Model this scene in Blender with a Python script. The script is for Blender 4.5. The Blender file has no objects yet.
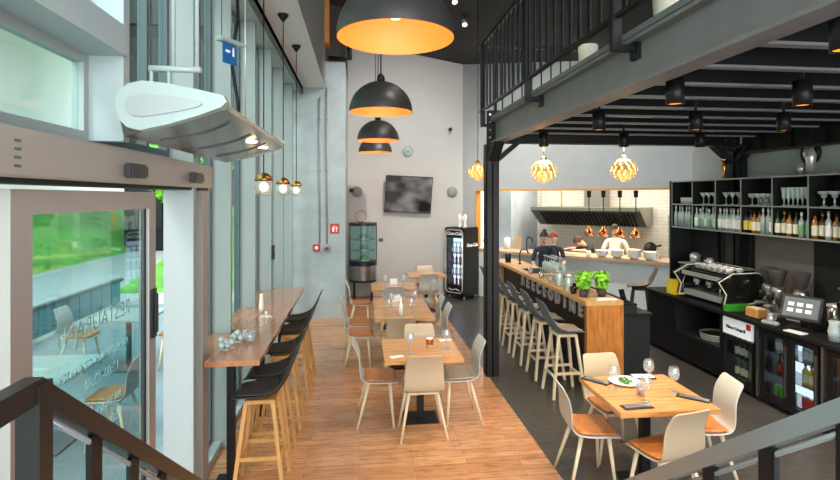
import bpy, bmesh, math, random
from mathutils import Vector, Matrix, Euler
random.seed(7)
C = bpy.context.scene.collection
SC = bpy.context.scene
PI = math.pi

# ---------------------------------------------------------------- camera
YAW = math.atan(60 / 515.0)
cd = bpy.data.cameras.new('camera')
cam = bpy.data.objects.new('camera', cd); C.objects.link(cam)
cam.location = (0, 0, 2.37); cam.rotation_euler = (PI / 2, 0, -YAW)
cd.sensor_width = 36; cd.lens = 515 / 840 * 36; cd.shift_y = -43 / 840; cd.clip_start = .05; cd.clip_end = 300
SC.camera = cam

# ---------------------------------------------------------------- world, lights, exposure
W = bpy.data.worlds.new('sky'); SC.world = W; W.use_nodes = True
wn = W.node_tree.nodes; wl = W.node_tree.links
bg = wn['Background']
tc = wn.new('ShaderNodeTexCoord'); sx = wn.new('ShaderNodeSeparateXYZ'); cr = wn.new('ShaderNodeValToRGB')
wl.new(tc.outputs['Generated'], sx.inputs[0]); wl.new(sx.outputs['Z'], cr.inputs[0]); wl.new(cr.outputs[0], bg.inputs['Color'])
cr.color_ramp.elements[0].position = 0.0; cr.color_ramp.elements[0].color = (.86, .93, 1, 1)
cr.color_ramp.elements[1].position = .7; cr.color_ramp.elements[1].color = (.80, .90, 1, 1)
bg.inputs['Strength'].default_value = 2.3

def area(name, loc, rot, sx_, sy_, power, col=(1, 1, 1)):
    l = bpy.data.lights.new(name, 'AREA'); l.shape = 'RECTANGLE'; l.size = sx_; l.size_y = sy_
    l.energy = power; l.color = col
    o = bpy.data.objects.new(name, l); C.objects.link(o); o.location = loc; o.rotation_euler = rot
    return o
# added fill light behind the camera, in place of unseen windows
area('window_daylight', (1.2, -2.2, 3.4), (PI / 2, 0, 0), 6.5, 4.0, 230, (.97, .98, 1))
sun = bpy.data.lights.new('sun', 'SUN'); sun.energy = 1.2; sun.angle = .25; sun.color = (1, .97, .92)
so = bpy.data.objects.new('sun', sun); C.objects.link(so); so.rotation_euler = (math.radians(38), math.radians(-24), 0)
SC.view_settings.view_transform = 'Standard'; SC.view_settings.look = 'None'
SC.view_settings.gamma = 1; SC.view_settings.use_curve_mapping = False
SC.view_settings.exposure = 0.8
SC.cycles.transparent_max_bounces = 24

# ---------------------------------------------------------------- materials
def lin(c): return tuple(((v / 255) / 12.92 if v / 255 <= .04045 else ((v / 255 + .055) / 1.055) ** 2.4) for v in c) + (1,)
MATS = {}
def pbr(name, col, rough=.5, metal=0, emit=None, estr=0, noise=0, nscale=8, bump=0, stretch=None, spec=.5, coat=0):
    m = bpy.data.materials.new(name); m.use_nodes = True; MATS[name] = m
    N = m.node_tree.nodes; L = m.node_tree.links; p = N['Principled BSDF']
    p.inputs['Base Color'].default_value = lin(col); p.inputs['Roughness'].default_value = rough
    p.inputs['Metallic'].default_value = metal; p.inputs['Specular IOR Level'].default_value = spec
    p.inputs['Coat Weight'].default_value = coat
    if emit: p.inputs['Emission Color'].default_value = lin(emit); p.inputs['Emission Strength'].default_value = estr
    if noise or bump:
        t = N.new('ShaderNodeTexCoord'); mp = N.new('ShaderNodeMapping'); nz = N.new('ShaderNodeTexNoise')
        L.new(t.outputs['Object'], mp.inputs[0]); L.new(mp.outputs[0], nz.inputs['Vector'])
        mp.inputs['Scale'].default_value = stretch or (1, 1, 1)
        nz.inputs['Scale'].default_value = nscale; nz.inputs['Detail'].default_value = 6; nz.inputs['Roughness'].default_value = .62
        if noise:
            r = N.new('ShaderNodeValToRGB'); L.new(nz.outputs['Fac'], r.inputs[0])
            c = lin(col); a, b = 1 - noise, 1 + noise
            r.color_ramp.elements[0].position = .3; r.color_ramp.elements[1].position = .7
            r.color_ramp.elements[0].color = (c[0] * a, c[1] * a, c[2] * a, 1)
            r.color_ramp.elements[1].color = (min(1, c[0] * b), min(1, c[1] * b), min(1, c[2] * b), 1)
            L.new(r.outputs[0], p.inputs['Base Color'])
        if bump:
            bu = N.new('ShaderNodeBump'); bu.inputs['Strength'].default_value = bump; bu.inputs['Distance'].default_value = .02
            L.new(nz.outputs['Fac'], bu.inputs['Height']); L.new(bu.outputs[0], p.inputs['Normal'])
    return m

def brick(name, c1, c2, mortar, bw, rh, msize, rough=.4, scale=1, off=.5, noise=.0, rot=(0, 0, 0), squash=1, bump=0, grain=0, coat=0, obj_axes=None):
    m = bpy.data.materials.new(name); m.use_nodes = True; MATS[name] = m
    N = m.node_tree.nodes; L = m.node_tree.links; p = N['Principled BSDF']; p.inputs['Roughness'].default_value = rough
    p.inputs['Coat Weight'].default_value = coat
    t = N.new('ShaderNodeTexCoord'); mp = N.new('ShaderNodeMapping'); b = N.new('ShaderNodeTexBrick')
    L.new(t.outputs['Object'], mp.inputs[0]); L.new(mp.outputs[0], b.inputs['Vector']); mp.inputs['Rotation'].default_value = rot
    b.inputs['Color1'].default_value = lin(c1); b.inputs['Color2'].default_value = lin(c2); b.inputs['Mortar'].default_value = lin(mortar)
    b.inputs['Scale'].default_value = scale; b.inputs['Brick Width'].default_value = bw; b.inputs['Row Height'].default_value = rh
    b.inputs['Mortar Size'].default_value = msize; b.offset = off; b.offset_frequency = 2
    out = b.outputs['Color']
    if grain:
        mp2 = N.new('ShaderNodeMapping'); mp2.inputs['Scale'].default_value = (2.2, 13, 8); nz = N.new('ShaderNodeTexNoise')
        nz.inputs['Scale'].default_value = 2.2; nz.inputs['Detail'].default_value = 7; nz.inputs['Roughness'].default_value = .65
        L.new(t.outputs['Object'], mp2.inputs[0]); L.new(mp2.outputs[0], nz.inputs['Vector'])
        r = N.new('ShaderNodeValToRGB'); L.new(nz.outputs['Fac'], r.inputs[0])
        r.color_ramp.elements[0].position = .34; r.color_ramp.elements[0].color = (1 - grain,) * 3 + (1,)
        r.color_ramp.elements[1].position = .54; r.color_ramp.elements[1].color = (1, 1, 1, 1)
        mx = N.new('ShaderNodeMix'); mx.data_type = 'RGBA'; mx.blend_type = 'MULTIPLY'; mx.inputs['Factor'].default_value = 1
        L.new(out, mx.inputs[6]); L.new(r.outputs[0], mx.inputs[7]); out = mx.outputs[2]
    L.new(out, p.inputs['Base Color'])
    if bump:
        bu = N.new('ShaderNodeBump'); bu.inputs['Strength'].default_value = bump; bu.inputs['Distance'].default_value = .004; bu.invert = True
        L.new(b.outputs['Fac'], bu.inputs['Height']); L.new(bu.outputs[0], p.inputs['Normal'])
    return m

def glass(name, tint, refl=.1, rough=.02, body=None, amount=0, edge=.45):
    m = bpy.data.materials.new(name); m.use_nodes = True; MATS[name] = m
    N = m.node_tree.nodes; L = m.node_tree.links; N.remove(N['Principled BSDF'])
    o = N['Material Output']; t = N.new('ShaderNodeBsdfTransparent'); g = N.new('ShaderNodeBsdfGlossy'); mx = N.new('ShaderNodeMixShader')
    fr = N.new('ShaderNodeLayerWeight'); fr.inputs['Blend'].default_value = .25
    mr = N.new('ShaderNodeMapRange'); mr.inputs['To Min'].default_value = refl; mr.inputs['To Max'].default_value = min(1, refl + edge)
    t.inputs['Color'].default_value = lin(tint); g.inputs['Roughness'].default_value = rough
    L.new(fr.outputs['Facing'], mr.inputs['Value']); L.new(mr.outputs[0], mx.inputs[0])
    src = t.outputs[0]
    if body:                                              # pale diffuse colour mixed in to stand for bright light on clear glass
        df = N.new('ShaderNodeBsdfDiffuse'); df.inputs['Color'].default_value = lin(body); m2 = N.new('ShaderNodeMixShader'); m2.inputs[0].default_value = amount
        L.new(t.outputs[0], m2.inputs[1]); L.new(df.outputs[0], m2.inputs[2]); src = m2.outputs[0]
    L.new(src, mx.inputs[1]); L.new(g.outputs[0], mx.inputs[2]); L.new(mx.outputs[0], o.inputs['Surface'])
    return m

M = MATS
pbr('paint_grey', (196, 194, 190), .85, noise=.04, nscale=1.2)
pbr('paint_kitchen', (168, 172, 173), .85, noise=.07, nscale=1.4)
pbr('paint_white', (226, 228, 226), .7)
pbr('soffit_white', (222, 224, 222), .8)
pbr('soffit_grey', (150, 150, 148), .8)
pbr('concrete', (172, 182, 186), .8, noise=.14, nscale=2.5, bump=.15)
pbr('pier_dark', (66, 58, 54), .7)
brick('floor_planks', (210, 154, 108), (184, 126, 84), (136, 88, 58), .95, .085, .002, rough=.27, grain=.42, bump=.1, coat=.15)
brick('floor_dark', (84, 81, 78), (74, 71, 68), (56, 54, 52), 1.2, .6, .004, rough=.3, grain=.5)
brick('ceiling_tile', (58, 57, 57), (54, 53, 53), (84, 82, 80), 1.2, 1.2, .008, rough=.9, off=0)
brick('tiles_white', (226, 220, 208), (216, 210, 198), (176, 170, 160), .24, .085, .003, rough=.25, rot=(PI / 2, 0, 0), bump=.3)
brick('tiles_beige', (168, 158, 146), (150, 142, 130), (122, 114, 104), .24, .085, .004, rough=.3, rot=(PI / 2, 0, PI / 2), bump=.3)
pbr('table_wood', (200, 142, 82), .24, noise=.34, nscale=3.5, stretch=(1, 14, 4), coat=.3)
pbr('high_wood', (176, 118, 80), .16, noise=.18, nscale=3, stretch=(9, .8, 3), coat=.5)
pbr('bar_wood', (204, 160, 104), .4, noise=.2, nscale=2.5, stretch=(9, 1, 3))
pbr('bar_end_wood', (180, 112, 44), .45, noise=.42, nscale=4, stretch=(6, 3, 1.1))
pbr('pass_wood', (176, 150, 122), .5, noise=.15, nscale=3, stretch=(1, 8, 3))
pbr('jamb_wood', (214, 146, 58), .5, noise=.1, nscale=3)
pbr('leg_wood', (222, 200, 168), .5, noise=.08, nscale=5)
pbr('stool_wood', (196, 142, 82), .45, noise=.15, nscale=5, stretch=(4, 4, 1))
pbr('shell_cream', (190, 168, 138), .4, coat=.1)
pbr('shell_white', (192, 188, 180), .4, coat=.1)
pbr('shell_grey', (94, 104, 114), .5)
pbr('shell_black', (38, 36, 36), .45)
pbr('seat_tan', (176, 108, 50), .35, noise=.3, nscale=4, stretch=(2, 6, 1))
pbr('seat_grey', (150, 138, 118), .6)
pbr('seat_black', (52, 48, 46), .55)
pbr('black_metal', (19, 19, 20), .45, spec=.3)
pbr('rail_metal', (42, 38, 36), .3, metal=.3)
pbr('rail_steel', (172, 172, 172), .22, metal=.6)
pbr('beam_grey', (116, 113, 114), .45, noise=.08, nscale=4)
pbr('black_matt', (17, 17, 18), .6)
pbr('joist', (18, 18, 19), .7, spec=.2)
pbr('joist_edge', (112, 114, 114), .4)
pbr('deck_black', (12, 12, 12), .8)
pbr('frame_alu', (160, 167, 165), .45, metal=.15)
pbr('frame_dark', (84, 94, 98), .45)
pbr('frame_pale', (168, 180, 180), .5)
pbr('door_alu', (176, 166, 160), .38, metal=.35)
pbr('header_alu', (172, 164, 156), .35, metal=.3)
pbr('steel', (206, 206, 203), .28, metal=.6)
pbr('steel_brushed', (168, 166, 162), .2, metal=.9, noise=.1, nscale=6)
pbr('hood_steel', (150, 146, 138), .35, metal=.8)
pbr('plastic_white', (162, 178, 173), .35)
pbr('plastic_grey', (150, 152, 152), .5)
pbr('plastic_black', (20, 20, 21), .35)
pbr('screen_dark', (14, 15, 18), .12)
pbr('dome_black', (50, 48, 47), .42)
pbr('dome_orange', (214, 128, 56), .55)
pbr('copper', (206, 124, 72), .22, metal=1)
pbr('copper_leaf', (246, 206, 150), .35, metal=.35)
pbr('brass', (176, 130, 70), .3, metal=1)
pbr('bulb_warm', (255, 214, 150), .4, emit=(255, 196, 112), estr=2.0)
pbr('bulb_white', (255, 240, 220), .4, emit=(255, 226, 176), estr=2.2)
pbr('spot_warm', (255, 170, 70), .4, emit=(255, 150, 40), estr=1.0)
pbr('fridge_glow', (220, 235, 255), .5, emit=(214, 228, 255), estr=1.1)
pbr('fridge_glow_dim', (190, 205, 225), .5, emit=(206, 222, 250), estr=.6)
pbr('fridge_soft', (120, 138, 128), .5, emit=(190, 214, 200), estr=.12)  # greenish glow painted in for the reflection in the display glass
pbr('taupe', (104, 96, 90), .8)
pbr('curtain_steel', (128, 122, 116), .22, metal=.8, noise=.08, nscale=5)
pbr('lightbox', (200, 206, 210), .5, emit=(226, 234, 240), estr=.18)
pbr('red', (200, 36, 40), .4)
pbr('red_dark', (120, 26, 28), .4)
pbr('green', (54, 150, 40), .5)
pbr('leaf', (136, 206, 56), .5, noise=.35, nscale=9)
pbr('leaf_dark', (50, 110, 44), .5, noise=.3, nscale=9)
pbr('yellow', (226, 190, 30), .4)
pbr('blue_sign', (36, 96, 150), .4)
pbr('white_gloss', (240, 238, 232), .2)
pbr('ceramic_grey', (214, 208, 196), .25)
pbr('cream', (238, 230, 206), .6)
pbr('letter_pale', (196, 180, 178), .5)
pbr('letter_white', (240, 240, 238), .5)
pbr('bottle_green', (30, 70, 36), .12, coat=.4)
pbr('bottle_brown', (84, 44, 20), .12, coat=.4)
pbr('bottle_dark', (22, 24, 22), .12, coat=.4)
pbr('bottle_amber', (170, 110, 40), .12, coat=.4)
pbr('label_cream', (232, 226, 204), .6)
pbr('label_yellow', (224, 200, 70), .6)
pbr('label_green', (120, 170, 120), .6)
pbr('label_red', (180, 50, 44), .6)
pbr('grass', (96, 160, 58), .95, noise=.4, nscale=.9)
pbr('paving', (176, 175, 172), .9, noise=.05, nscale=1)
pbr('terrace_deck', (118, 138, 142), .8, noise=.1, nscale=3)
pbr('render_white', (236, 232, 228), .9)
pbr('canopy_green', (178, 206, 150), .8)
pbr('tower_dark', (14, 20, 21), .8)
pbr('tower_glass', (12, 20, 22), .4)
pbr('terrace_cyan', (110, 150, 156), .6)
pbr('skin', (226, 178, 150), .55)
pbr('hair_brown', (70, 46, 32), .6)
pbr('hair_black', (30, 24, 22), .6)
pbr('hair_red', (150, 44, 28), .6)
pbr('cloth_navy', (28, 34, 52), .8)
pbr('cloth_black', (30, 30, 31), .8)
pbr('cloth_white', (236, 234, 230), .8)
pbr('cloth_grey', (90, 92, 96), .8)
pbr('eye_dark', (30, 24, 22), .3)
glass('pane', (234, 246, 243), .01, edge=.16)
glass('pane_door', (214, 236, 236), .05, edge=.3)
glass('pane_clear', (238, 242, 242), .04)
glass('glassware', (240, 244, 244), .14, .03, (240, 242, 242), .22)
glass('bottle_clear', (214, 230, 228), .14, .05, (222, 236, 234), .6)
glass('wine_red', (150, 30, 34), .06)

# ---------------------------------------------------------------- mesh helpers
class MB:
    def __init__(s): s.bm = bmesh.new(); s.mi = 0
    def face(s, vs, smooth=False):
        try:
            f = s.bm.faces.new(vs); f.material_index = s.mi; f.smooth = smooth; return f
        except ValueError: return None
    def v(s, *p): return s.bm.verts.new(p)
    def hexa(s, p):
        v = [s.bm.verts.new(q) for q in p]
        for i in ((3, 2, 1, 0), (4, 5, 6, 7), (0, 1, 5, 4), (1, 2, 6, 5), (2, 3, 7, 6), (3, 0, 4, 7)): s.face([v[k] for k in i])
        return s
    def box(s, x0, x1, y0, y1, z0, z1, b=0):
        if b:
            t = bmesh.new(); bmesh.ops.create_cube(t, size=1)
            for q in t.verts: q.co = Vector(((x0 + x1) / 2 + q.co.x * (x1 - x0), (y0 + y1) / 2 + q.co.y * (y1 - y0), (z0 + z1) / 2 + q.co.z * (z1 - z0)))
            bmesh.ops.bevel(t, geom=list(t.edges), offset=b, segments=2, affect='EDGES')
            mp = {q: s.bm.verts.new(q.co) for q in t.verts}
            for f in t.faces: s.face([mp[q] for q in f.verts])
            t.free(); return s
        return s.hexa([(x0, y0, z0), (x1, y0, z0), (x1, y1, z0), (x0, y1, z0), (x0, y0, z1), (x1, y0, z1), (x1, y1, z1), (x0, y1, z1)])
    def tube(s, pts, r, seg=10, cap=True):
        """round tube along a list of points; r a number or one radius per point"""
        pts = [Vector(p) for p in pts]; n = len(pts); rr = r if isinstance(r, (list, tuple)) else [r] * n
        rings = []; up = None
        for i, p in enumerate(pts):
            t = (pts[min(i + 1, n - 1)] - pts[max(i - 1, 0)]).normalized()
            if up is None: up = Vector((0, 0, 1)) if abs(t.z) < .95 else Vector((1, 0, 0))
            a = t.cross(up)
            if a.length < 1e-5: a = t.orthogonal()
            a.normalize(); b = a.cross(t).normalized(); up = b
            rings.append([s.bm.verts.new(p + (a * math.cos(2 * PI * k / seg) + b * math.sin(2 * PI * k / seg)) * rr[i]) for k in range(seg)])
        for i in range(n - 1):
            for k in range(seg):
                s.face([rings[i][k], rings[i + 1][k], rings[i + 1][(k + 1) % seg], rings[i][(k + 1) % seg]], True)
        if cap: s.face(rings[0]); s.face(rings[-1][::-1])
        return s
    def bar(s, p0, p1, w, h):
        """rectangular bar between two points, w sideways, h the other way"""
        p0, p1 = Vector(p0), Vector(p1); t = (p1 - p0).normalized()
        up = Vector((0, 0, 1)) if abs(t.z) < .98 else Vector((0, 1, 0))
        a = t.cross(up).normalized() * w / 2; b = a.cross(t).normalized() * h / 2
        return s.hexa([p0 - a - b, p0 + a - b, p0 + a + b, p0 - a + b, p1 - a - b, p1 + a - b, p1 + a + b, p1 - a + b])
    def lathe(s, prof, c=(0, 0, 0), seg=24, closed=False):
        """prof: (radius, z) from one end to the other"""
        rings = []
        for r, z in prof:
            if r < 1e-5: rings.append([s.bm.verts.new((c[0], c[1], c[2] + z))])
            else: rings.append([s.bm.verts.new((c[0] + r * math.cos(2 * PI * k / seg), c[1] + r * math.sin(2 * PI * k / seg), c[2] + z)) for k in range(seg)])
        for a, b in zip(rings, rings[1:]):
            for k in range(seg):
                j = (k + 1) % seg
                if len(a) == 1 and len(b) > 1: s.face([a[0], b[j], b[k]], True)
                elif len(b) == 1 and len(a) > 1: s.face([a[k], a[j], b[0]], True)
                elif len(a) > 1: s.face([a[k], a[j], b[j], b[k]], True)
        return s
    def prism(s, poly, axis, a0, a1):
        """extrude a 2D outline along an axis: 'x' (y,z), 'y' (x,z), 'z' (x,y)"""
        def P(q, a): return {'x': (a, q[0], q[1]), 'y': (q[0], a, q[1]), 'z': (q[0], q[1], a)}[axis]
        A = [s.bm.verts.new(P(q, a0)) for q in poly]; B = [s.bm.verts.new(P(q, a1)) for q in poly]
        n = len(poly)
        for i in range(n): s.face([A[i], A[(i + 1) % n], B[(i + 1) % n], B[i]])
        s.face(A[::-1]); s.face(B)
        return s
    def ball(s, c, r, seg=12, sc=(1, 1, 1)):
        n = max(6, seg // 2); pr = [(math.sin(PI * i / n) * r, -math.cos(PI * i / n) * r) for i in range(n + 1)]
        st = len(s.bm.verts); s.lathe(pr, (0, 0, 0), seg); s.bm.verts.ensure_lookup_table()
        for q in list(s.bm.verts)[st:]: q.co = Vector((c[0] + q.co.x * sc[0], c[1] + q.co.y * sc[1], c[2] + q.co.z * sc[2]))
        return s
    def grid(s, rows, smooth=True):
        V = [[s.bm.verts.new(p) for p in r] for r in rows]
        for i in range(len(V) - 1):
            for k in range(len(V[i]) - 1): s.face([V[i][k], V[i][k + 1], V[i + 1][k + 1], V[i + 1][k]], smooth)
        return s
    def build(s, name, mat, parent=None, solid=0, sub=0):
        bmesh.ops.recalc_face_normals(s.bm, faces=s.bm.faces)
        me = bpy.data.meshes.new(name); s.bm.to_mesh(me); s.bm.free()
        for m in (mat if isinstance(mat, (list, tuple)) else [mat]): me.materials.append(MATS[m])
        o = bpy.data.objects.new(name, me); C.objects.link(o)
        if parent is not None: o.parent = parent
        if solid:
            d = o.modifiers.new('solid', 'SOLIDIFY'); d.thickness = solid; d.offset = 0
        if sub:
            d = o.modifiers.new('smooth', 'SUBSURF'); d.levels = sub; d.render_levels = sub
        return o
def tag(o, label, cat, group=None):
    o['label'] = label; o['category'] = cat
    if group: o['group'] = group
    return o
def thing(name, label, cat, loc=(0, 0, 0), rz=0, group=None):
    o = bpy.data.objects.new(name, None); C.objects.link(o); o.empty_display_size = .1
    o.location = loc; o.rotation_euler = (0, 0, rz)
    return tag(o, label, cat, group)
def struct(o, label=None):
    o['kind'] = 'structure'
    if label: o['label'] = label
    return o
KIDS = {}
def dup(root, loc, rz=None, label=None, group=None):
    """a copy of a thing with copies of its parts and sub-parts"""
    def cp(o, par):
        c = o.copy(); C.objects.link(c)
        if par is not None: c.parent = par; c.matrix_parent_inverse = o.matrix_parent_inverse
        for k in list(o.children): cp(k, c)
        return c
    r = cp(root, None); r.location = loc
    if rz is not None: r.rotation_euler = (0, 0, rz)
    if label: r['label'] = label
    if group: r['group'] = group
    return r
class Series:
    """first call places the original, later calls copy it"""
    def __init__(s, maker): s.maker = maker; s.proto = None
    def __call__(s, loc, rz, label, group=None):
        if s.proto is None:
            s.proto = s.maker(); o = s.proto; o.location = loc; o.rotation_euler = (0, 0, rz); o['label'] = label
            if group: o['group'] = group
            return o
        return dup(s.proto, loc, rz, label, group)
def text(name, body, size, mat, M4, parent=None, extrude=.002, shear=0, bold=0, space=1):
    cu = bpy.data.curves.new(name, 'FONT'); cu.body = body; cu.size = size; cu.extrude = extrude; cu.shear = shear; cu.offset = bold
    cu.align_x = 'CENTER'; cu.align_y = 'CENTER'; cu.space_character = space
    t = bpy.data.objects.new(name + '_curve', cu); C.objects.link(t)
    bpy.context.view_layer.update()
    me = bpy.data.meshes.new_from_object(t.evaluated_get(bpy.context.evaluated_depsgraph_get()))
    bpy.data.objects.remove(t); bpy.data.curves.remove(cu)
    me.transform(M4); me.materials.clear(); me.materials.append(MATS[mat])
    o = bpy.data.objects.new(name, me); C.objects.link(o)
    if parent is not None: o.parent = parent
    return o
def frameM(o, xa, ya):
    """matrix whose x axis is xa, y axis ya, origin o"""
    x = Vector(xa).normalized(); y = Vector(ya).normalized(); z = x.cross(y)
    m = Matrix((x, y, z)).transposed().to_4x4(); m.translation = Vector(o); return m
def point(name, loc, power, col, parent=None, r=.06, spot=None, blend=.6):
    l = bpy.data.lights.new(name, 'SPOT' if spot else 'POINT'); l.energy = power; l.color = col; l.shadow_soft_size = r
    if spot: l.spot_size = spot; l.spot_blend = blend
    o = bpy.data.objects.new(name, l); C.objects.link(o); o.location = loc
    if parent is not None: o.parent = parent
    return o
ORD = 'first second third fourth fifth sixth seventh eighth ninth tenth eleventh twelfth'.split()

# ================================================================ THE SETTING
def cz(x): return 6.05 - .175 * x          # the sloping ceiling
SPLIT = 1.69
struct(MB().box(-1.45, SPLIT, -2.5, 12.5, -.2, 0).build('floor_dining', 'floor_planks'), 'warm oak plank floor of the dining strip')
struct(MB().box(SPLIT, 9.5, -2.5, 16.5, -.2, 0).build('floor_bar', 'floor_dark'), 'dark stone floor around the bar')
m = MB(); x0, x1, y0, y1 = -1.5, 7.5, -2.5, 16.5
m.hexa([(x0, y0, cz(x0)), (x1, y0, cz(x1)), (x1, y1, cz(x1)), (x0, y1, cz(x0)), (x0, y0, cz(x0) + .2), (x1, y0, cz(x1) + .2), (x1, y1, cz(x1) + .2), (x0, y1, cz(x0) + .2)])
struct(m.build('ceiling', 'ceiling_tile'), 'dark sloping tiled ceiling')
struct(MB().box(-1.6, 2.5, 12.4, 12.6, 0, 6.4).build('wall_back', 'paint_grey'), 'light grey painted end wall')
# wall with the kitchen hatch: local x along the wall, local y into the kitchen
KO = Vector((2.5, 12.4, 0)); KA = math.atan2(-.686, .727)
def K(s, n, z): return KO + Vector((math.cos(KA) * s - math.sin(KA) * n, math.sin(KA) * s + math.cos(KA) * n, z))
S0, S1, HB, HT = .36, 4.72, 1.07, 2.54
m = MB()
m.box(-.02, S0, 0, .2, 0, 6); m.box(S1 + .1, 7.2, 0, .2, 0, 6); m.box(S0, S1 + .1, 0, .2, HT, 6)
kw = struct(m.build('wall_kitchen', 'paint_kitchen'), 'angled grey wall with the long kitchen hatch'); kw.location = KO; kw.rotation_euler = (0, 0, KA)
o = struct(MB().box(S0 + .001, S1 + .099, 0, .2, 0, HB).build('wall_hatch', 'paint_white'), 'white wall below the kitchen hatch'); o.location = KO; o.rotation_euler = (0, 0, KA)
m = MB(); m.box(S0, S0 + .025, -.02, .22, HB + .08, HT - .03); m.box(S0, S1 + .1, -.02, .22, HT - .03, HT + .004)
o = struct(m.build('trim_1', 'jamb_wood'), 'honey wood lining of the kitchen hatch'); o.location = KO; o.rotation_euler = (0, 0, KA)
o = struct(MB().box(-.5, 6.2, 2.7, 2.85, 0, 3.2).build('wall_kitchen_back', 'tiles_white'), 'white tiled back wall of the kitchen'); o.location = KO; o.rotation_euler = (0, 0, KA)
o = struct(MB().box(S1 + .12, S1 + .3, .2, 2.7, 0, 3.2).build('wall_kitchen_end', 'tiles_beige'), 'beige tiled side wall of the kitchen'); o.location = KO; o.rotation_euler = (0, 0, KA)
o = struct(MB().box(.3, .75, 1.1, 2.7, 0, 3.2).build('wall_kitchen_side', 'concrete'), 'bare concrete side wall of the kitchen'); o.location = KO; o.rotation_euler = (0, 0, KA)
o = struct(MB().box(-.5, 6.2, .2, 2.85, 3.2, 3.3).build('ceiling_kitchen', 'paint_white')); o.location = KO; o.rotation_euler = (0, 0, KA)
o = struct(MB().box(S1 - .06, S1 + .02, .2, .3, HB, HT).build('trim_2', 'paint_white'), 'white post at the end of the hatch'); o.location = KO; o.rotation_euler = (0, 0, KA)
struct(MB().box(5.4, 5.6, -2.5, 7.85, 0, 5.6).build('wall_right', 'paint_kitchen'), 'grey wall behind the back bar')
# concrete pier at the end of the window front
struct(MB().box(-1.6, -.29, 10.2, 12.4, 0, 5.02).build('wall_pier', 'concrete'), 'pale concrete pier at the end of the window front')
struct(MB().box(-1.6, -.29, 10.25, 12.4, 5.02, 6.3).build('wall_pier_top', 'pier_dark'), 'dark recess above the concrete pier')  # solid box; the dark of the recess is put into its colour
struct(MB().box(-.7, -.58, 9.9, 10.25, 5.3, 6.2).build('trim_3', 'jamb_wood'))
m = MB().tube([(-.6, 10.12, 5.06), (-.2, 10.12, 5.06), (-.2, 10.12, 6.1)], .05, 10)
struct(m.build('trim_4', 'black_metal'), 'black pipe in the recess above the pier')
# white soffit above the window seats
m = MB(); m.mi = 0; m.box(-1.1, -.67, -2.5, 10.2, 4.5, 6.25)
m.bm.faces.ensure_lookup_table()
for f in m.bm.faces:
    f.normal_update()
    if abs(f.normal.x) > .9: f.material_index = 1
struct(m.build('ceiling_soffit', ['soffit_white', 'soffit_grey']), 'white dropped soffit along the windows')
struct(MB().box(-1.5, -1.1, -2.5, 10.2, 4.42, 4.6).build('trim_5', 'frame_pale'), 'pale head above the tall windows')
struct(MB().box(-1.13, -1.1, -2.5, 10.2, 4.36, 4.5).build('trim_6', 'frame_dark'), 'dark blind track along the soffit')  # plain dark strip where soffit and window head meet
struct(MB().box(-1.5, -1.3, 4.42, 10.2, 0, .06).build('trim_7', 'frame_pale'), 'white sill under the windows')
# window front: fins, frames, panes
GX = -1.4
FINS = [-1.53, -.43, .67, 1.77, 2.87, 4.0, 5.1, 6.25, 7.35, 8.45, 9.55]
for i, fy in enumerate(FINS):
    struct(MB().box(GX - .03, -1.22, fy - .035, fy + .035, 2.66 if fy < 3 else 0, 4.42).build(f'trim_{10 + i}', 'frame_alu' if fy > 3.9 else 'frame_pale'))
def window(i, ya, yb, za, zb, mull=True, fm='frame_dark'):
    f = MB()
    w = .045
    f.box(GX - .05, GX + .01, ya, ya + w, za, zb); f.box(GX - .05, GX + .01, yb - w, yb, za, zb)
    f.box(GX - .05, GX + .01, ya + w, yb - w, za, za + w); f.box(GX - .05, GX + .01, ya + w, yb - w, zb - w, zb)
    if mull:
        q = ya + (yb - ya) * .64
        f.box(GX - .05, GX + .01, q - .02, q + .02, za + w, zb - w)
    fr = struct(f.build(f'window_{i}', fm))
    MB().box(GX - .025, GX - .015, ya + w, yb - w, za + w, zb - w).build('pane', 'pane', fr)
n = 1
for a, b in zip(FINS + [10.2 - .0], FINS[1:] + [10.2]):
    if b - a < .2: continue
    ya, yb = a + .035, b - .035
    if b <= 2.9: window(n, ya, yb, 2.66, 3.1, False, 'frame_alu'); n += 1; window(n, ya, yb, 3.25, 4.42, False, 'frame_alu')
    elif b <= 4.1: window(n, ya, yb, 2.66, 4.42)
    else: window(n, ya, yb if b < 10.1 else b, .06, 4.42)
    n += 1
m = MB().box(GX - .05, -1.2, -1.5, 2.835, 3.1, 3.25)
struct(m.build('trim_30', 'frame_pale'), 'pale transom above the entrance')
# entrance: fixed jambs, sliding leaf, header
struct(MB().box(GX - .06, -1.22, -1.5, 1.9, 2.44, 2.66).box(GX - .06, GX + .02, 1.9, 4.42, 2.44, 2.66).build('trim_31', 'frame_alu'))
struct(MB().box(-1.42, -1.24, 4.26, 4.42, 0, 2.44).build('trim_32', 'door_alu'), 'grey door jamb beside the window table')
struct(MB().box(-1.46, -1.4, 1.97, 2.1, 0, 2.44).build('trim_33', 'frame_alu'), 'pale fixed frame beside the sliding door')
struct(MB().box(-1.44, -1.42, -1.5, 1.97, 0, 2.44).build('window_30', 'pane'), 'fixed glass beside the sliding door')
dy0, dy1, dx = 2.06, 3.42, -1.31
f = MB(); w = .1
f.box(dx - .03, dx + .03, dy0, dy0 + .13, .02, 2.4); f.box(dx - .03, dx + .03, dy1 - .1, dy1, .02, 2.4)
f.box(dx - .03, dx + .03, dy0 + .13, dy1 - .1, .02, .12); f.box(dx - .03, dx + .03, dy0 + .13, dy1 - .1, 2.3, 2.4)
door = struct(f.build('door_1', 'door_alu'), 'sliding glass entrance door in a grey aluminium frame')
MB().box(dx - .008, dx + .008, dy0 + .13, dy1 - .1, .12, 2.3).build('door_pane', 'pane_door', door)
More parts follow.
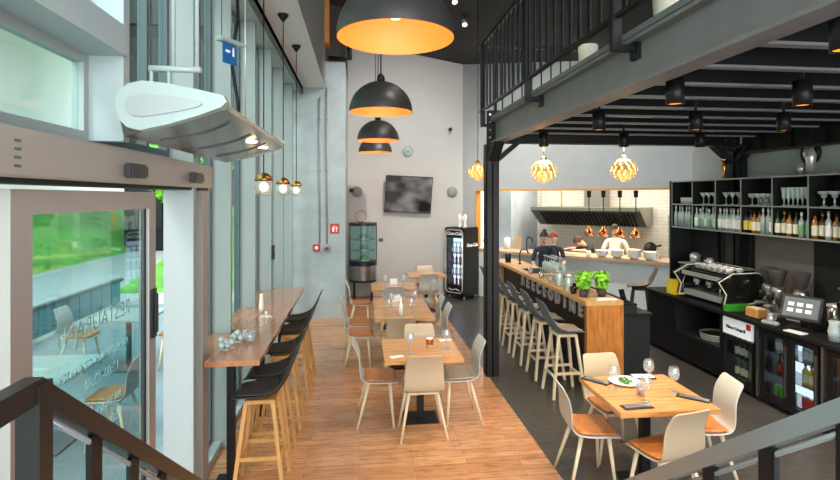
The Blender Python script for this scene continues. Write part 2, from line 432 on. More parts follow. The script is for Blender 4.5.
MB().box(dx + .03, dx + .045, dy1 - .085, dy1 - .02, 1.5, 1.8).box(dx + .045, dx + .06, dy1 - .07, dy1 - .035, 1.53, 1.77).build('door_lock', 'plastic_black', door)
MB().box(dx - .012, dx + .012, dy1 - .115, dy1 - .1, .12, 2.3).box(dx - .012, dx + .012, dy0 + .13, dy0 + .145, .12, 2.3).build('door_gasket', 'black_matt', door)
for bd, sz, zz, yy in (('RESTAURANT', .12, 1.74, 2.78), ('PONIEDZIALEK-CZWARTEK', .055, 1.55, 2.78), ('12:00-22:00', .075, 1.45, 2.84), ('PIATEK-SOBOTA', .055, 1.28, 2.84), ('12:00-24:00', .075, 1.18, 2.88)):
    text('door_lettering', bd, sz, 'letter_white', frameM((dx - .011, yy, zz), (0, -1, 0), (0, 0, 1)), door, .001)
# outside ground, lawn, building
struct(MB().box(-60, -1.45, -30, 60, -.3, -.02).build('ground_paving', 'paving'), 'pale paving outside the windows')
struct(MB().box(-5.2, -1.5, -4, 12, -.06, .0).build('ground_terrace', 'terrace_deck'), 'grey green terrace deck outside')
m = MB()
rows = []
for i in range(13):
    x = -10 - i * .6
    rows.append([(x, y, -.02 + 2.7 * (i / 12) ** .8 + .12 * math.sin(y * 1.3 + i) * math.sin(i * 2.1)) for y in [-20 + k * 1.6 for k in range(60)]])
m.grid(rows)
lw = struct(m.build('lawn_bank', 'grass'), 'sunlit green grass bank across the road')
m = MB(); m.grid([[(x, 13.5 + k * .9, -.02 + max(0, k) * .15 + .05 * math.sin(x * 2 + k * 1.7) * (k > 0)) for x in [-6.0 + j * .5 for j in range(10)]] for k in range(15)])
struct(m.build('lawn_slope', 'grass'), 'green grass slope past the end of the terrace')
wb = thing('office_building', 'white rendered building on the grass bank behind the entrance', 'building', (0, 0, 0))
MB().box(-26, -17.3, -20, 48, .7, 11.5).build('wall', 'render_white', wb)
m = MB(); m.box(-26, -13.2, -20, 48, 11.5, 12.3)
m.build('roof_overhang', 'canopy_green', wb)
tw = thing('glass_tower', 'dark glazed building far beyond the terrace', 'building', (0, 0, 0))  # dark block outside, also standing for the dark reflections in the door glass
MB().box(-10.3, -6.6, 24, 34, -.02, 12.9).build('wall', 'tower_dark', tw)
for k in range(7):
    m = MB()
    for j in range(4): m.box(-10.1 + k * .5, -9.7 + k * .5, 23.93, 24, 1 + j * 3, 3.4 + j * 3)
    m.build('window', 'tower_glass', tw)
def make_tree():
    t = thing('broadleaf_tree', 'x', 'tree')
    MB().tube([(0, 0, 0), (.05, 0, 1.2), (0, .05, 2.4)], [.14, .11, .07], 8).build('trunk', 'hair_brown', t)
    m = MB(); r = random.Random(3)
    for k in range(900):
        a = r.uniform(0, 2 * PI); h = r.uniform(-1, 1); q = math.sqrt(1 - h * h) * r.uniform(.55, 1) * 1.5
        p = Vector((math.cos(a) * q, math.sin(a) * q, 3.0 + h * 1.7)); s_ = r.uniform(.1, .22)
        u = Vector((r.uniform(-1, 1), r.uniform(-1, 1), r.uniform(-1, 1))).normalized() * s_; w_ = u.orthogonal().normalized() * s_ * .6
        m.face([m.v(*(p - u)), m.v(*(p + w_)), m.v(*(p + u)), m.v(*(p - w_))])
    m.build('crown', 'leaf', t)
    return t
tree = Series(make_tree)
for k, (x, y, d) in enumerate([(-4.6, 24.5, 'through the window above the far end of the high table'), (-6.2, 19, 'standing before the dark glazed building'), (-3.2, 21, 'closest to the concrete pier')]):
    tree((x, y, {24.5: 1.7, 19: .75, 21: 1.1}[y]), k * 1.3, 'bright green leafy tree ' + d, 'trees outside')
pl = thing('planter_fence', 'low dark teal fence at the edge of the terrace', 'fence', (-5.3, 3, 0))
m = MB()
for k in range(36): m.box(-.03, .03, -6 + k * .42, -6 + k * .42 + .39, .05, .5)
m.build('slat', 'terrace_cyan', pl)
MB().box(-.05, .05, -6.1, 9.2, .5, .56).build('top_rail', 'frame_dark', pl)
for k in range(6): MB().box(-.08, -.03, -6 + k * 3, -5.92 + k * 3, -.02, .5).build('post', 'frame_dark', pl)

# ================================================================ MEZZANINE (steel frame, joists, deck)
BX = 1.78                                   # web of the long edge beam
m = MB(); m.box(BX - .012, BX + .012, -2.5, 6.75, 3.1, 3.36); m.box(BX - .075, BX + .075, -2.5, 6.75, 3.075, 3.1); m.box(BX - .075, BX + .075, -2.5, 6.75, 3.355, 3.38)
struct(m.build('beam_1', 'beam_grey'), 'grey steel edge beam of the mezzanine')
m = MB(); m.box(1.86, 5.25, 6.6, 6.62, 3.1, 3.36); m.box(1.86, 5.25, 6.54, 6.68, 3.075, 3.1)
struct(m.build('beam_2', 'black_metal'), 'black steel cross beam at the end of the mezzanine')
m = MB(); m.box(5.2, 5.22, -2.5, 6.5, 2.98, 3.3); m.box(5.14, 5.28, -2.5, 6.5, 2.955, 2.98)
struct(m.build('beam_3', 'black_metal'), 'black steel beam along the back bar wall')
k = 0; y = 6.2
while y > -2.2:
    m = MB(); m.mi = 0; m.box(1.86, 5.19, y - .006, y + .006, 3.17, 3.36); m.mi = 1; m.box(1.86, 5.19, y - .03, y + .03, 3.155, 3.172)
    m.mi = 0; m.box(5.13, 5.19, y - .05, y + .05, 2.985, 3.172)
    struct(m.build(f'beam_{10 + k}', ['joist', 'joist_edge'])); k += 1; y -= .47
struct(MB().box(1.73, 5.4, -2.5, 6.8, 3.385, 3.42).box(1.86, 5.4, -2.5, 6.75, 3.362, 3.385).build('floor_mezzanine', 'deck_black'), 'black mezzanine deck')
struct(MB().box(1.7, 1.73, -2.5, 6.8, 3.385, 3.425).build('trim_40', 'joist_edge'), 'grey edge strip of the mezzanine deck')
def h_column(name, x, y, ztop, s=.16):
    m = MB(); m.box(x - s / 2, x + s / 2, y - s / 2, y - s / 2 + .018, 0, ztop); m.box(x - s / 2, x + s / 2, y + s / 2 - .018, y + s / 2, 0, ztop)
    m.box(x - .008, x + .008, y - s / 2, y + s / 2, 0, ztop); m.box(x - s / 2, x - s / 2 + .01, y - s / 2, y + s / 2, 0, ztop)
    return struct(m.build(name, 'black_matt'))
h_column('column_1', 1.74, 6.72, 3.07, .17)['label'] = 'black steel column carrying the mezzanine corner'
h_column('column_2', 5.28, 6.72, 3.07, .2)['label'] = 'black steel column rising behind the back bar shelf'
def brace(name, x, y, dx, dy):
    m = MB(); n_ = Vector((-dy, dx, 0)) * .07
    p = [Vector((x, y, 2.84)), Vector((x, y, 2.91)), Vector((x + dx * .2, y + dy * .2, 3.075)), Vector((x + dx * .28, y + dy * .28, 3.075))]
    m.hexa([p[0] - n_, p[0] + n_, p[3] + n_, p[3] - n_, p[1] - n_, p[1] + n_, p[2] + n_, p[2] - n_])
    struct(m.build(name, 'black_matt'))
brace('beam_50', 1.83, 6.7, 1, 0); brace('beam_51', 5.18, 6.7, -1, 0); brace('beam_52', 5.25, 6.62, 0, -1); brace('beam_53', 1.75, 6.63, 0, -1)
# bolted plates at the two columns
for nm, x, y in (('trim_41', 1.74, 6.62), ('trim_42', 5.06, 6.59)):
    m = MB(); m.mi = 0; m.box(x - .09, x + .12, y - .02, y - .005, 3.0, 3.5); m.mi = 1
    for j in range(5):
        for q in (-.05, .07): m.tube([(x + q, y - .035, 3.05 + j * .1), (x + q, y - .015, 3.05 + j * .1)], .014, 6)
    struct(m.build(nm, ['black_metal', 'steel_brushed']))
# guard rails of the mezzanine
gr = thing('mezzanine_railing', 'long black bar railing along the open edge of the mezzanine', 'railing', (1.62, 0, 0))
MB().box(-.02, .02, -2.4, 6.85, 4.37, 4.41).build('handrail', 'rail_metal', gr)
MB().box(-.02, .02, -2.4, 6.85, 3.505, 3.53).build('bottom_rail', 'rail_metal', gr)
for y in (6.7, 4.85, 3.12, 1.4, -.3):
    MB().box(-.03, .03, y - .022, y + .022, 3.3, 4.37).box(.03, .12, y - .022, y + .022, 3.3, 3.34).box(.12, .15, y - .045, y + .045, 3.25, 3.4).build('post', 'black_metal', gr)
y = 6.8; b = MB().box(-.006, .006, -.024, .024, 3.53, 4.37).build('baluster', 'black_metal', gr); b.location.y = y
k = 0
while y > -.1:
    y -= .165; c = b.copy(); C.objects.link(c); c.location.y = y; k += 1
er = thing('mezzanine_end_railing', 'short black bar railing across the far end of the mezzanine', 'railing', (1.70, 6.74, 0))
MB().box(0, 3.68, -.02, .02, 4.37, 4.41).build('handrail', 'rail_metal', er)
MB().box(0, 3.68, -.02, .02, 3.505, 3.53).build('bottom_rail', 'rail_metal', er)
for x in (.1, 1.9, 3.6): MB().box(x - .02, x + .02, -.02, .02, 3.425, 4.37).build('post', 'black_metal', er)
b = MB().box(-.008, .008, -.006, .006, 3.53, 4.37).build('baluster', 'black_metal', er); b.location.x = .2
for k in range(1, 26): c = b.copy(); C.objects.link(c); c.location.x = .2 + k * .135
tag(MB().lathe([(0, 0), (.06, 0), (.075, .1), (.085, .26), (.08, .27), (.07, .25), (.055, .02), (0, .02)], (1.98, 4.3, 3.421)).build('vase', 'cream'), 'cream tapered vase on the mezzanine deck behind the bar railing', 'vase')
tag(MB().lathe([(0, 0), (.07, 0), (.09, .12), (.1, .3), (.095, .31), (.08, .28), (.065, .02), (0, .02)], (2.0, 3.15, 3.421)).build('vase', 'cream'), 'larger cream vase on the mezzanine edge nearer the camera', 'vase')
# cylinder spotlights under the deck
def make_spot():
    t = thing('ceiling_spotlight', 'x', 'spotlight')
    MB().lathe([(0, .13), (.055, .13), (.055, -.03), (.05, -.03), (.046, .01), (0, .01)], seg=20).build('body', 'black_metal', t)
    MB().lathe([(0, .005), (.044, .005), (.044, -.022), (0, -.015)], seg=16).build('lens', 'spot_warm', t)
    MB().tube([(0, 0, .13), (0, 0, .40)], .012, 8).build('stem', 'black_metal', t)
    return t
spot = Series(make_spot)
SPOTS = [(1.93, 1.85, 'nearest the camera beside the edge beam'), (1.98, 3.05, 'second along the edge beam'), (2.82, 3.0, 'over the laid four-seat table'), (2.08, 4.3, 'third along the edge beam'), (2.92, 4.2, 'in the middle of the deck'), (3.72, 4.15, 'nearest the back bar'),
         (2.11, 5.75, 'at the far edge above the bar stools'), (3.05, 5.68, 'above the basil end of the bar'), (3.95, 5.6, 'above the dark worktop beside the bar')]
for x, y, d in SPOTS:
    t = spot((x, y, 2.985), 0, 'black cylinder spotlight hanging under the deck, ' + d, 'cylinder spotlights under the mezzanine')
    point('spot_light', (x, y, 2.94), 52, (1, .86, .68), None, .05, 2.2, .8)

# ================================================================ PENDANT LAMPS
def make_dome():
    t = thing('dome_pendant', 'x', 'pendant lamp')
    R_ = .35; pr = [(R_ * math.cos(a), .34 * math.sin(a)) for a in [PI / 2 * i / 16 for i in range(17)]]; pr[-1] = (0, .34)
    MB().lathe(pr, seg=48).build('shade', 'dome_black', t)
    MB().lathe([(r * .985, z * .98 - .001) for r, z in pr], seg=48).build('lining', 'dome_orange', t)
    MB().lathe([(.03, .335), (.045, .345), (.04, .4), (.012, .43)], seg=16).build('cap', 'black_metal', t)
    MB().tube([(0, 0, .42), (.006, .004, .8), (-.004, 0, 1.3), (0, 0, 2.69)], .007, 6).build('cord', 'black_metal', t)
    MB().ball((0, 0, .16), .05, 14).build('bulb', 'bulb_warm', t)
    return t
dome = Series(make_dome)
for i, (x, y, d) in enumerate([(.21, 3.05, 'nearest one, over the open wood floor'), (.23, 5.72, 'hanging over the front dining table'), (.30, 8.6, 'hanging over the long middle of the tables'), (.32, 10.9, 'closest to the television wall')]):
    t = dome((x, y, 3.31), i * .8, 'black dome pendant with orange lining, ' + d, 'dome pendants over the dining row')
    point('dome_light', (x, y, 3.33), 5, (1, .72, .42), None, .06)
# small ceiling spots; the two over the dining row added to brighten the room
def make_track():
    t = thing('track_spotlight', 'x', 'spotlight')
    MB().tube([(0, 0, 0), (0, 0, .12)], .012, 8).build('stem', 'black_metal', t); MB().box(-.05, .05, -.05, .05, .1, .13).build('adapter', 'black_metal', t)
    m = MB().lathe([(0, .07), (.035, .06), (.05, -.09), (.045, -.09), (.03, .03), (0, .04)], seg=16); m.bm.transform(Matrix.Rotation(-.6, 4, 'X')); m.build('head', 'plastic_white', t)
    m = MB().lathe([(0, -.08), (.044, -.08), (.044, -.086), (0, -.086)], seg=14); m.bm.transform(Matrix.Rotation(-.6, 4, 'X')); m.build('lens', 'bulb_white', t)
    return t
trk = Series(make_track)
for x, y, e, aim, d in ((1.55, 8.4, 330, (.5, 12.4, 1.9), 'before the television wall'), (1.5, 6.6, 150, (.6, 8.4, .7), 'over the middle of the dining row'), (1.9, 9.3, 400, (4.6, 10.2, 2.0), 'lighting the wall over the kitchen hatch'), (1.45, 4.6, 90, (.6, 5.6, .7), 'over the first table of the dining row')):
    z = cz(x) - .13; trk((x, y, z), 0, 'small white spotlight on the dark sloping ceiling ' + d, 'track spotlights on the ceiling')
    p = point('track_light', (x, y, z - .1), e, (1, .95, .88), None, .12, 1.9, 1.0)
    p.rotation_euler = (Vector(aim) - Vector((x, y, z - .1))).to_track_quat('-Z', 'Y').to_euler()
def make_artichoke():
    t = thing('artichoke_pendant', 'x', 'pendant lamp')
    m = MB(); rr = random.Random(2)
    for ring, (h, r, tilt, nl) in enumerate([(.13, .06, .2, 7), (.10, .11, .45, 9), (.06, .145, .75, 11), (.01, .165, .95, 12), (-.04, .16, 1.2, 12), (-.085, .13, 1.45, 10), (-.12, .085, 1.75, 8), (-.14, .04, 2.1, 6)]):
        for k in range(nl):
            a = 2 * PI * (k + .5 * (ring % 2)) / nl; er_ = Vector((math.cos(a), math.sin(a), 0)); ea = Vector((-math.sin(a), math.cos(a), 0))
            dn = er_ * math.cos(tilt) * .5 + Vector((0, 0, -1)) * math.sin(tilt + .3); dn.normalize()
            c_ = er_ * r + Vector((0, 0, h)); w_ = .038
            pts = [c_ - dn * .035 - ea * w_ * .7, c_ - dn * .035 + ea * w_ * .7, c_ + dn * .02 + ea * w_, c_ + dn * .052 + er_ * .012, c_ + dn * .02 - ea * w_]
            m.face([m.v(*p) for p in pts])
    m.build('shade', 'copper_leaf', t)
    MB().ball((0, 0, 0), .07, 14).build('bulb', 'bulb_warm', t)
    MB().lathe([(0, .2), (.03, .19), (.05, .15), (.02, .13)], seg=14).build('cap', 'brass', t)
    return t
art = Series(make_artichoke)
for x, y, z, top, d in [(3.05, 5.68, 2.70, 2.955, 'above the basil end of the bar'), (2.11, 5.75, 2.68, 2.955, 'above the bar stools'), (1.82, 7.85, 2.78, cz(1.82), 'nearest the black drinks fridge')]:
    t = art((x, y, z), x, 'copper leaf artichoke pendant lamp glowing ' + d, 'artichoke pendants'); t.scale = (.82, .82, .8)
    MB().tube([(0, 0, .18), (0, 0, (top - z) / .8)], .006, 6).build('cord', 'black_metal', t)
    point('artichoke_light', (x, y, z), 15, (1, .72, .4), None, .08)
def make_jar():
    t = thing('glass_pendant', 'x', 'pendant lamp'); t.scale = (1.15, 1.15, 1)
    MB().lathe([(.03, .085), (.066, .07), (.072, 0), (.066, -.05), (.045, -.075), (0, -.08)], seg=20).build('shade', 'glassware', t)
    MB().lathe([(0, .13), (.02, .13), (.05, .11), (.07, .075), (.073, .055), (.069, .055), (.0, .075)], seg=20).build('cap', 'brass', t)
    MB().ball((0, 0, .0), .036, 12, (1, 1, 1.2)).build('bulb', 'bulb_white', t)
    MB().tube([(0, 0, .13), (0, 0, 2.0)], .005, 6).build('cord', 'black_metal', t)
    MB().lathe([(0, 2.035), (.055, 2.035), (.055, 2.02), (.012, 1.95), (0, 1.95)], seg=16).build('ceiling_cup', 'black_metal', t)
    return t
jar = Series(make_jar)
for y, d in ((4.93, 'nearest the air curtain'), (6.15, 'in the middle above the high window table'), (7.4, 'farthest along the high window table')):
    jar((-.89, y, 2.465), 0, 'small clear glass pendant with brass cap, ' + d, 'glass pendants over the window table')
    point('jar_light', (-.89, y, 2.465), 4, (1, .82, .55), None, .04)

# ================================================================ ENTRANCE FITTINGS
t = thing('door_operator', 'long grey aluminium sliding door operator box above the entrance', 'door operator', (-1.2, 1.85, 2.44))
MB().box(-.2, 0, 0, 2.55, 0, .18, .008).build('cover', 'header_alu', t)
MB().box(-.2, -.03, .02, 2.53, -.02, 0).build('track', 'black_matt', t)
MB().box(-.2, .004, -.03, -.001, 0, .185).build('end_cap', 'plastic_black', t)
for yy in (.93, 1.95): MB().box(0, .05, yy, yy + .2, .03, .105, .01).build('motion_sensor', 'plastic_black', t)
for j in range(4): MB().box(0, .003, .10, .135, .035 + j * .03, .045 + j * .03).build('data_label', 'frame_dark', t)
# air curtain over the door
ac = thing('air_curtain', 'white and steel air curtain hanging over the sliding door', 'air curtain', (0, 0, 0))
X0, X1 = -1.08, -.625
prof = [(-.63, 2.83), (-.75, 2.856), (-.87, 2.877), (-.97, 2.885), (-1.03, 2.87), (-1.07, 2.83), (-1.08, 2.78), (-1.065, 2.725), (-1.03, 2.69), (-.98, 2.678), (-.86, 2.705), (-.74, 2.742), (-.64, 2.78), (-.615, 2.805)]
MB().prism([(-.615, 2.805), (-.75, 2.85), (-.97, 2.875), (-1.06, 2.83), (-1.09, 2.72), (-1.075, 2.648), (-.62, 2.778)], 'y', 2.5, 4.33).build('body', 'curtain_steel', ac)
cx, cz_ = -.88, 2.78
MB().prism([(cx + (x - cx) * 1.04, cz_ + (z - cz_) * 1.08) for x, z in prof], 'y', 2.44, 2.5).build('end_cap', 'plastic_white', ac)
MB().prism([(cx - .02 + (x - cx) * .72, cz_ + (z - cz_) * .5) for x, z in prof], 'y', 2.43, 2.441).build('end_cap_panel', 'frame_alu', ac)
MB().prism([(cx + (x - cx) * 1.04, cz_ + (z - cz_) * 1.08) for x, z in prof], 'y', 4.33, 4.37).build('end_cap', 'plastic_white', ac)
for k in range(3):
    pts = []
    for j in range(13):
        q = j / 12; pts.append((-1.02 + q * .34, 2.8 + k * .52 + .1 * math.sin(q * PI), 2.663 + q * .097))
    MB().tube(pts, .008, 6).build('outlet_slot', 'frame_dark', ac)
m = MB()
for yy in (3.55, 3.95): MB().lathe([(0, -.012), (.035, -.012), (.04, 0), (0, 0)], (-.72, yy, 2.745), 14).build('indicator_lamp', 'bulb_white', ac)  # glowing discs painted in for bright reflections on the steel underside
m = MB().tube([(-1.01, 2.62, 2.99), (-.77, 2.62, 2.99)], .016, 8)
for x in (-1.0, -.92): m.tube([(x, 2.62, 2.99), (x, 2.62, 2.86)], .009, 6)
m.build('hanger_bar', 'plastic_white', ac)
for x in (-.9, -.79): MB().tube([(x, 2.62, 3.0), (x, 2.62, 4.5 if x > -1.1 else 4.42)], .011, 6).build('suspension_rod', 'plastic_white', ac)
m = MB().tube([(-.9, 4.2, 2.87), (-.9, 4.2, 4.5)], .006, 6); m.build('suspension_rod', 'steel', ac)
pts = [(-1.0 + .02 * math.sin(j * 1.1), 4.3 + .03 * math.sin(j * .9), 2.86 + j * .137) for j in range(13)]
MB().tube(pts, .014, 8).build('power_cable', 'black_metal', ac)
# exit sign
t = thing('exit_sign', 'hanging emergency light with blue pictogram panel above the air curtain', 'sign', (-.95, 3.95, 3.5), 1.05); t.scale = (.62,) * 3
MB().box(-.2, .2, -.06, .06, 0, .05, .012).build('housing', 'plastic_white', t)
MB().box(-.13, .09, -.006, .006, -.24, 0).build('panel', 'blue_sign', t)
m = MB().box(.02, .05, -.009, -.006, -.14, -.06).ball((.035, -.007, -.045), .014, 8, (1, .3, 1)); m.hexa([(-.09, -.009, -.11), (-.02, -.009, -.11), (-.02, -.009, -.08), (-.09, -.009, -.08), (-.09, -.006, -.11), (-.02, -.006, -.11), (-.02, -.006, -.08), (-.09, -.006, -.08)])
m.build('pictogram', 'letter_white', t)
for x in (-.15, .15): MB().tube([(x, 0, .05), (x * .8, .02, .9), (x * .9, 0, 1.61)], .004, 5).build('suspension_wire', 'black_metal', t)
t = thing('control_panel', 'small grey control panel on the window post above the door operator', 'control panel', (-1.2, 4.0, 2.68))
MB().box(-.018, .0, -.03, .03, 0, .17).build('plate', 'plastic_grey', t)
m = MB()
for j in range(5): m.box(0, .004, -.02, .02, .02 + j * .03, .035 + j * .03)
m.build('button', 'frame_dark', t)
t = thing('intercom', 'small black intercom with pale screen on a window post past the high table', 'intercom', (-1.2, 7.35, 1.5))
MB().box(-.018, .02, -.05, .05, 0, .2, .008).build('body', 'plastic_black', t); MB().box(.02, .024, -.03, .03, .1, .17).build('screen', 'plastic_grey', t)

# ================================================================ STAIR AND ITS RAILS (camera landing)
LX, RX = -.75, 1.18
struct(MB().box(LX + .03, RX - .03, -2.4, 1.3, .9, 1.0).build('floor_landing', 'floor_dark'), 'landing the camera stands on')
m = MB()
for k in range(5): m.box(LX + .05, RX - .05, 1.3 + k * .27, 1.3 + (k + 1) * .27 + .02, 1.0 - (k + 1) * .167 - .04, 1.0 - (k + 1) * .167)
m.box(LX + .05, LX + .09, 1.3, 2.6, 0, .12); m.box(RX - .09, RX - .05, 1.3, 2.6, 0, .12)
struct(m.build('floor_stair', 'floor_dark'), 'steps down from the landing')
SL = -.745
def stair_rail(name, lab, x, yt, zt, mat, far):
    t = thing(name, lab, 'railing', (x, 0, 0))
    L_ = lambda y: zt + SL * (y - yt)
    m = MB(); m.bar((0, yt - .01, zt - .035), (0, far, L_(far) - .035), .042, .05); m.build('handrail', mat, t)
    MB().bar((0, -2.2, zt - .035), (0, yt, zt - .035), .042, .055).build('landing_handrail', mat, t)
    MB().box(-.026, .026, yt - .026, yt + .026, 1.0, zt - .02).build('newel_post', mat, t)
    MB().tube([(0, yt + .03, zt - .11), (0, far, L_(far) - .11)], .008, 8).build('lower_rail', 'rail_steel', t)
    MB().tube([(0, yt + .03, zt - .75), (0, far, L_(far) - .75)], .012, 8).build('foot_rail', 'rail_steel', t)
    b = MB().box(-.008, .008, -.03, .03, -.78, -.06).build('baluster', 'black_metal', t); 
    y = yt + .27; b.location = (0, y, L_(y))
    while y < far - .2:
        y += .25; c = b.copy(); C.objects.link(c); c.location = (0, y, L_(y))
    for y in (yt - .35, yt - .75, yt - 1.15): MB().box(-.008, .008, y - .03, y + .03, 1.0, zt - .06).build('landing_baluster', 'black_metal', t)
    return t
stair_rail('stair_railing', 'dark brown metal stair railing descending in front of the sliding door', LX, 1.29, 1.96, 'rail_metal', 2.62)
stair_rail('stair_railing', 'shiny grey metal stair railing descending in front of the laid table', RX, .60, 2.285, 'rail_steel', 2.62)

# ================================================================ CHAIRS, STOOLS, TABLES
def shell(m, prof, widths, cup, nx=9):
    rows = []
    for (y, z), w, c in zip(prof, widths, cup):
        rows.append([(w * u, y + c * .4 * u * u, z + c * u * u) for u in [-1 + 2 * k / (nx - 1) for k in range(nx)]])
    return m.grid(rows)
def make_chair(shellmat, seatmat='seat_tan'):
    t = thing('dining_chair', 'x', 'chair')
    prof = [(.2, .436), (.19, .452), (.1, .450), (0, .446), (-.1, .448), (-.16, .458), (-.198, .49), (-.205, .57), (-.203, .66), (-.222, .75), (-.262, .822), (-.276, .842), (-.284, .850)]
    wid = [.185, .198, .205, .208, .208, .206, .204, .2, .194, .186, .178, .168, .14]
    shell(MB(), prof, wid, [0, 0, .004, .006, .01, .012, .012, .01, .008, .006, .004, .004, .003]).build('shell', shellmat, t, solid=.013, sub=1)
    shell(MB(), [(.18, .472), (.1, .472), (0, .469), (-.1, .471), (-.155, .480)], [.178, .19, .194, .194, .19], [0, .004, .006, .008, .01]).build('seat_pad', seatmat, t, solid=.026, sub=2)
    MB().box(-.15, .15, .1, .13, .425, .443).box(-.15, .15, -.13, -.1, .425, .443).bar((0, -.11, .43), (0, .11, .43), .03, .012).build('underframe', 'leg_wood', t)
    for sx_ in (-1, 1):
        MB().tube([(sx_ * .14, .11, .437), (sx_ * .225, .145, 0)], [.018, .011], 10).build('leg', 'leg_wood', t)
        MB().tube([(sx_ * .14, -.11, .437), (sx_ * .23, -.23, 0)], [.018, .011], 10).build('leg', 'leg_wood', t)
    return t
chair = {'c': Series(lambda: make_chair('shell_cream')), 'w': Series(lambda: make_chair('shell_white')), 'd': Series(lambda: make_chair('shell_white', 'seat_grey'))}
def table(loc, sx_, sy_, label, rz=0, top=.75):
    t = thing('dining_table', label, 'table', (loc[0], loc[1], 0), rz)
    MB().box(-sx_ / 2, sx_ / 2, -sy_ / 2, sy_ / 2, top - .042, top, .004).build('tabletop', 'table_wood', t)
    MB().box(-.035, .035, -.035, .035, .016, top - .05).build('pedestal', 'black_metal', t)
    MB().box(-.18, .18, -.15, .15, 0, .018, .004).build('foot_plate', 'black_metal', t)
    MB().box(-.25, .25, -.05, .05, top - .052, top - .042).build('mounting_plate', 'black_metal', t)
    return t
E_, Wt, N_, S_ = -PI / 2, PI / 2, 0, PI           # facing +x, -x, +y, -y
table((.64, 5.48), .8, .8, 'square oak table standing first in the dining row')
table((.60, 7.19), .8, .68, 'square oak table in the middle of the dining row, front half of the joined pair')
table((.60, 7.89), .8, .68, 'square oak table in the middle of the dining row, rear half of the joined pair')
table((.60, 9.38), .8, .74, 'square oak table of the dining row standing behind the joined pair')
table((1.38, 10.72), .78, .66, 'small oak table standing apart near the black drinks fridge')
G1 = 'chairs of the dining row'
for k, x, y, rz, d in [
    ('c', .62, 5.16, N_, 'cream shell chair with its back to the camera at the first table of the row'),
    ('w', .2, 5.50, E_, 'white shell chair with tan seat on the window side of the first row table'),
    ('d', 1.04, 5.46, Wt, 'white shell chair with grey brown seat on the bar side of the first row table'),
    ('c', .70, 5.86, S_, 'cream shell chair facing the camera behind the first row table'),
    ('c', .52, 6.75, N_, 'cream shell chair with its back to the camera at the joined tables'),
    ('w', .0, 7.27, E_, 'white shell chair on the window side of the joined tables, nearer one'),
    ('w', .0, 7.86, E_, 'white shell chair on the window side of the joined tables, farther one'),
    ('d', 1.0, 7.24, Wt, 'white shell chair on the bar side of the joined tables, nearer one'),
    ('d', 1.0, 7.86, Wt, 'white shell chair on the bar side of the joined tables, farther one'),
    ('w', .02, 9.35, E_, 'white shell chair on the window side of the table behind the joined pair'),
    ('d', 1.08, 9.35, Wt, 'white shell chair on the bar side of the table behind the joined pair'),
    ('w', .58, 9.0, N_, 'pale shell chair with its back to the camera behind the joined tables'),
    ('w', 1.36, 10.36, N_, 'pale shell chair in front of the small table near the drinks fridge'),
    ('c', 1.42, 11.06, S_, 'tan shell chair behind the small table near the drinks fridge')]:
    chair[k]((x, y, 0), rz, d, G1)
table((2.35, 4.04), .8, .78, 'square oak table laid for four on the dark floor', -.02)
G2 = 'chairs around the laid table'
for k, x, y, rz, d in [('c', 2.28, 3.66, .22, 'cream shell chair with its back to the camera at the laid table'), ('w', 1.90, 4.1, E_ - .12, 'white shell chair with tan seat on the wood floor side of the laid table'),
                       ('w', 2.84, 4.04, Wt - .2, 'white shell chair on the back bar side of the laid table'), ('c', 2.32, 4.50, S_ + .05, 'cream shell chair behind the laid table facing the camera')]:
    chair[k]((x, y, 0), rz, d, G2)
def make_stool(shellmat, padmat, legmat, seat=.77, nm='bar_stool'):
    t = thing(nm, 'x', 'bar stool')
    prof = [(.22, -.025), (.205, -.005), (.12, -.012), (0, -.02), (-.09, -.01), (-.155, .03), (-.2, .10), (-.235, .19), (-.27, .29), (-.298, .355), (-.305, .37)]
    wid = [.15, .185, .2, .21, .215, .215, .21, .2, .18, .15, .11]
    cup = [.0, .015, .03, .045, .055, .05, .035, .02, .01, .004, 0]
    shell(MB(), [(y, z + seat) for y, z in prof], wid, cup).build('shell', shellmat, t, solid=.014, sub=1)
    shell(MB(), [(.195, seat + .012), (.1, seat + .008), (0, seat + .0), (-.08, seat + .008), (-.13, seat + .03)], [.15, .165, .175, .175, .165], [.01, .02, .03, .035, .03]).build('seat_pad', padmat, t, solid=.016, sub=1)
    MB().box(-.13, .13, -.12, .12, seat - .06, seat - .028, .005).build('seat_frame', legmat, t)
    def P(sx_, sy_, z): q = 1 - z / (seat - .04); return Vector((sx_ * (.115 + .07 * q), sy_ * (.105 + .09 * q), z))
    for sx_ in (-1, 1):
        for sy_ in (-1, 1): MB().bar(P(sx_, sy_, seat - .04), P(sx_, sy_, 0), .032, .03).build('leg', legmat, t)
    for z, ax in ((.25, 'x'), (.29, 'y')):
        for q in (-1, 1):
            a, b = (P(-1, q, z), P(1, q, z)) if ax == 'x' else (P(q, -1, z), P(q, 1, z))
            MB().bar(a, b, .018, .03).build('stretcher', legmat, t)
    return t
sb = Series(lambda: make_stool('shell_black', 'seat_black', 'stool_wood'))
for i, y in enumerate((4.37, 4.82, 5.53, 6.34, 6.88)):
    sb((-.80, y, 0), Wt, f'black shell bar stool with oak legs, {ORD[i]} from the camera along the high window table', 'stools at the high window table')
sg = Series(lambda: make_stool('shell_grey', 'seat_grey', 'leg_wood'))
for i, y in enumerate((5.98, 6.6, 7.22, 7.8, 8.38, 8.96)):
    sg((2.44, y, 0), E_, f'grey shell bar stool with pale legs, {ORD[i]} from the camera along the bar', 'stools along the bar')
t = make_stool('shell_black', 'seat_black', 'pier_dark', .76); t.location = (5.02, 8.78, 0); t.rotation_euler = (0, 0, 1.15); t['label'] = 'black bar stool with dark legs alone before the kitchen hatch'
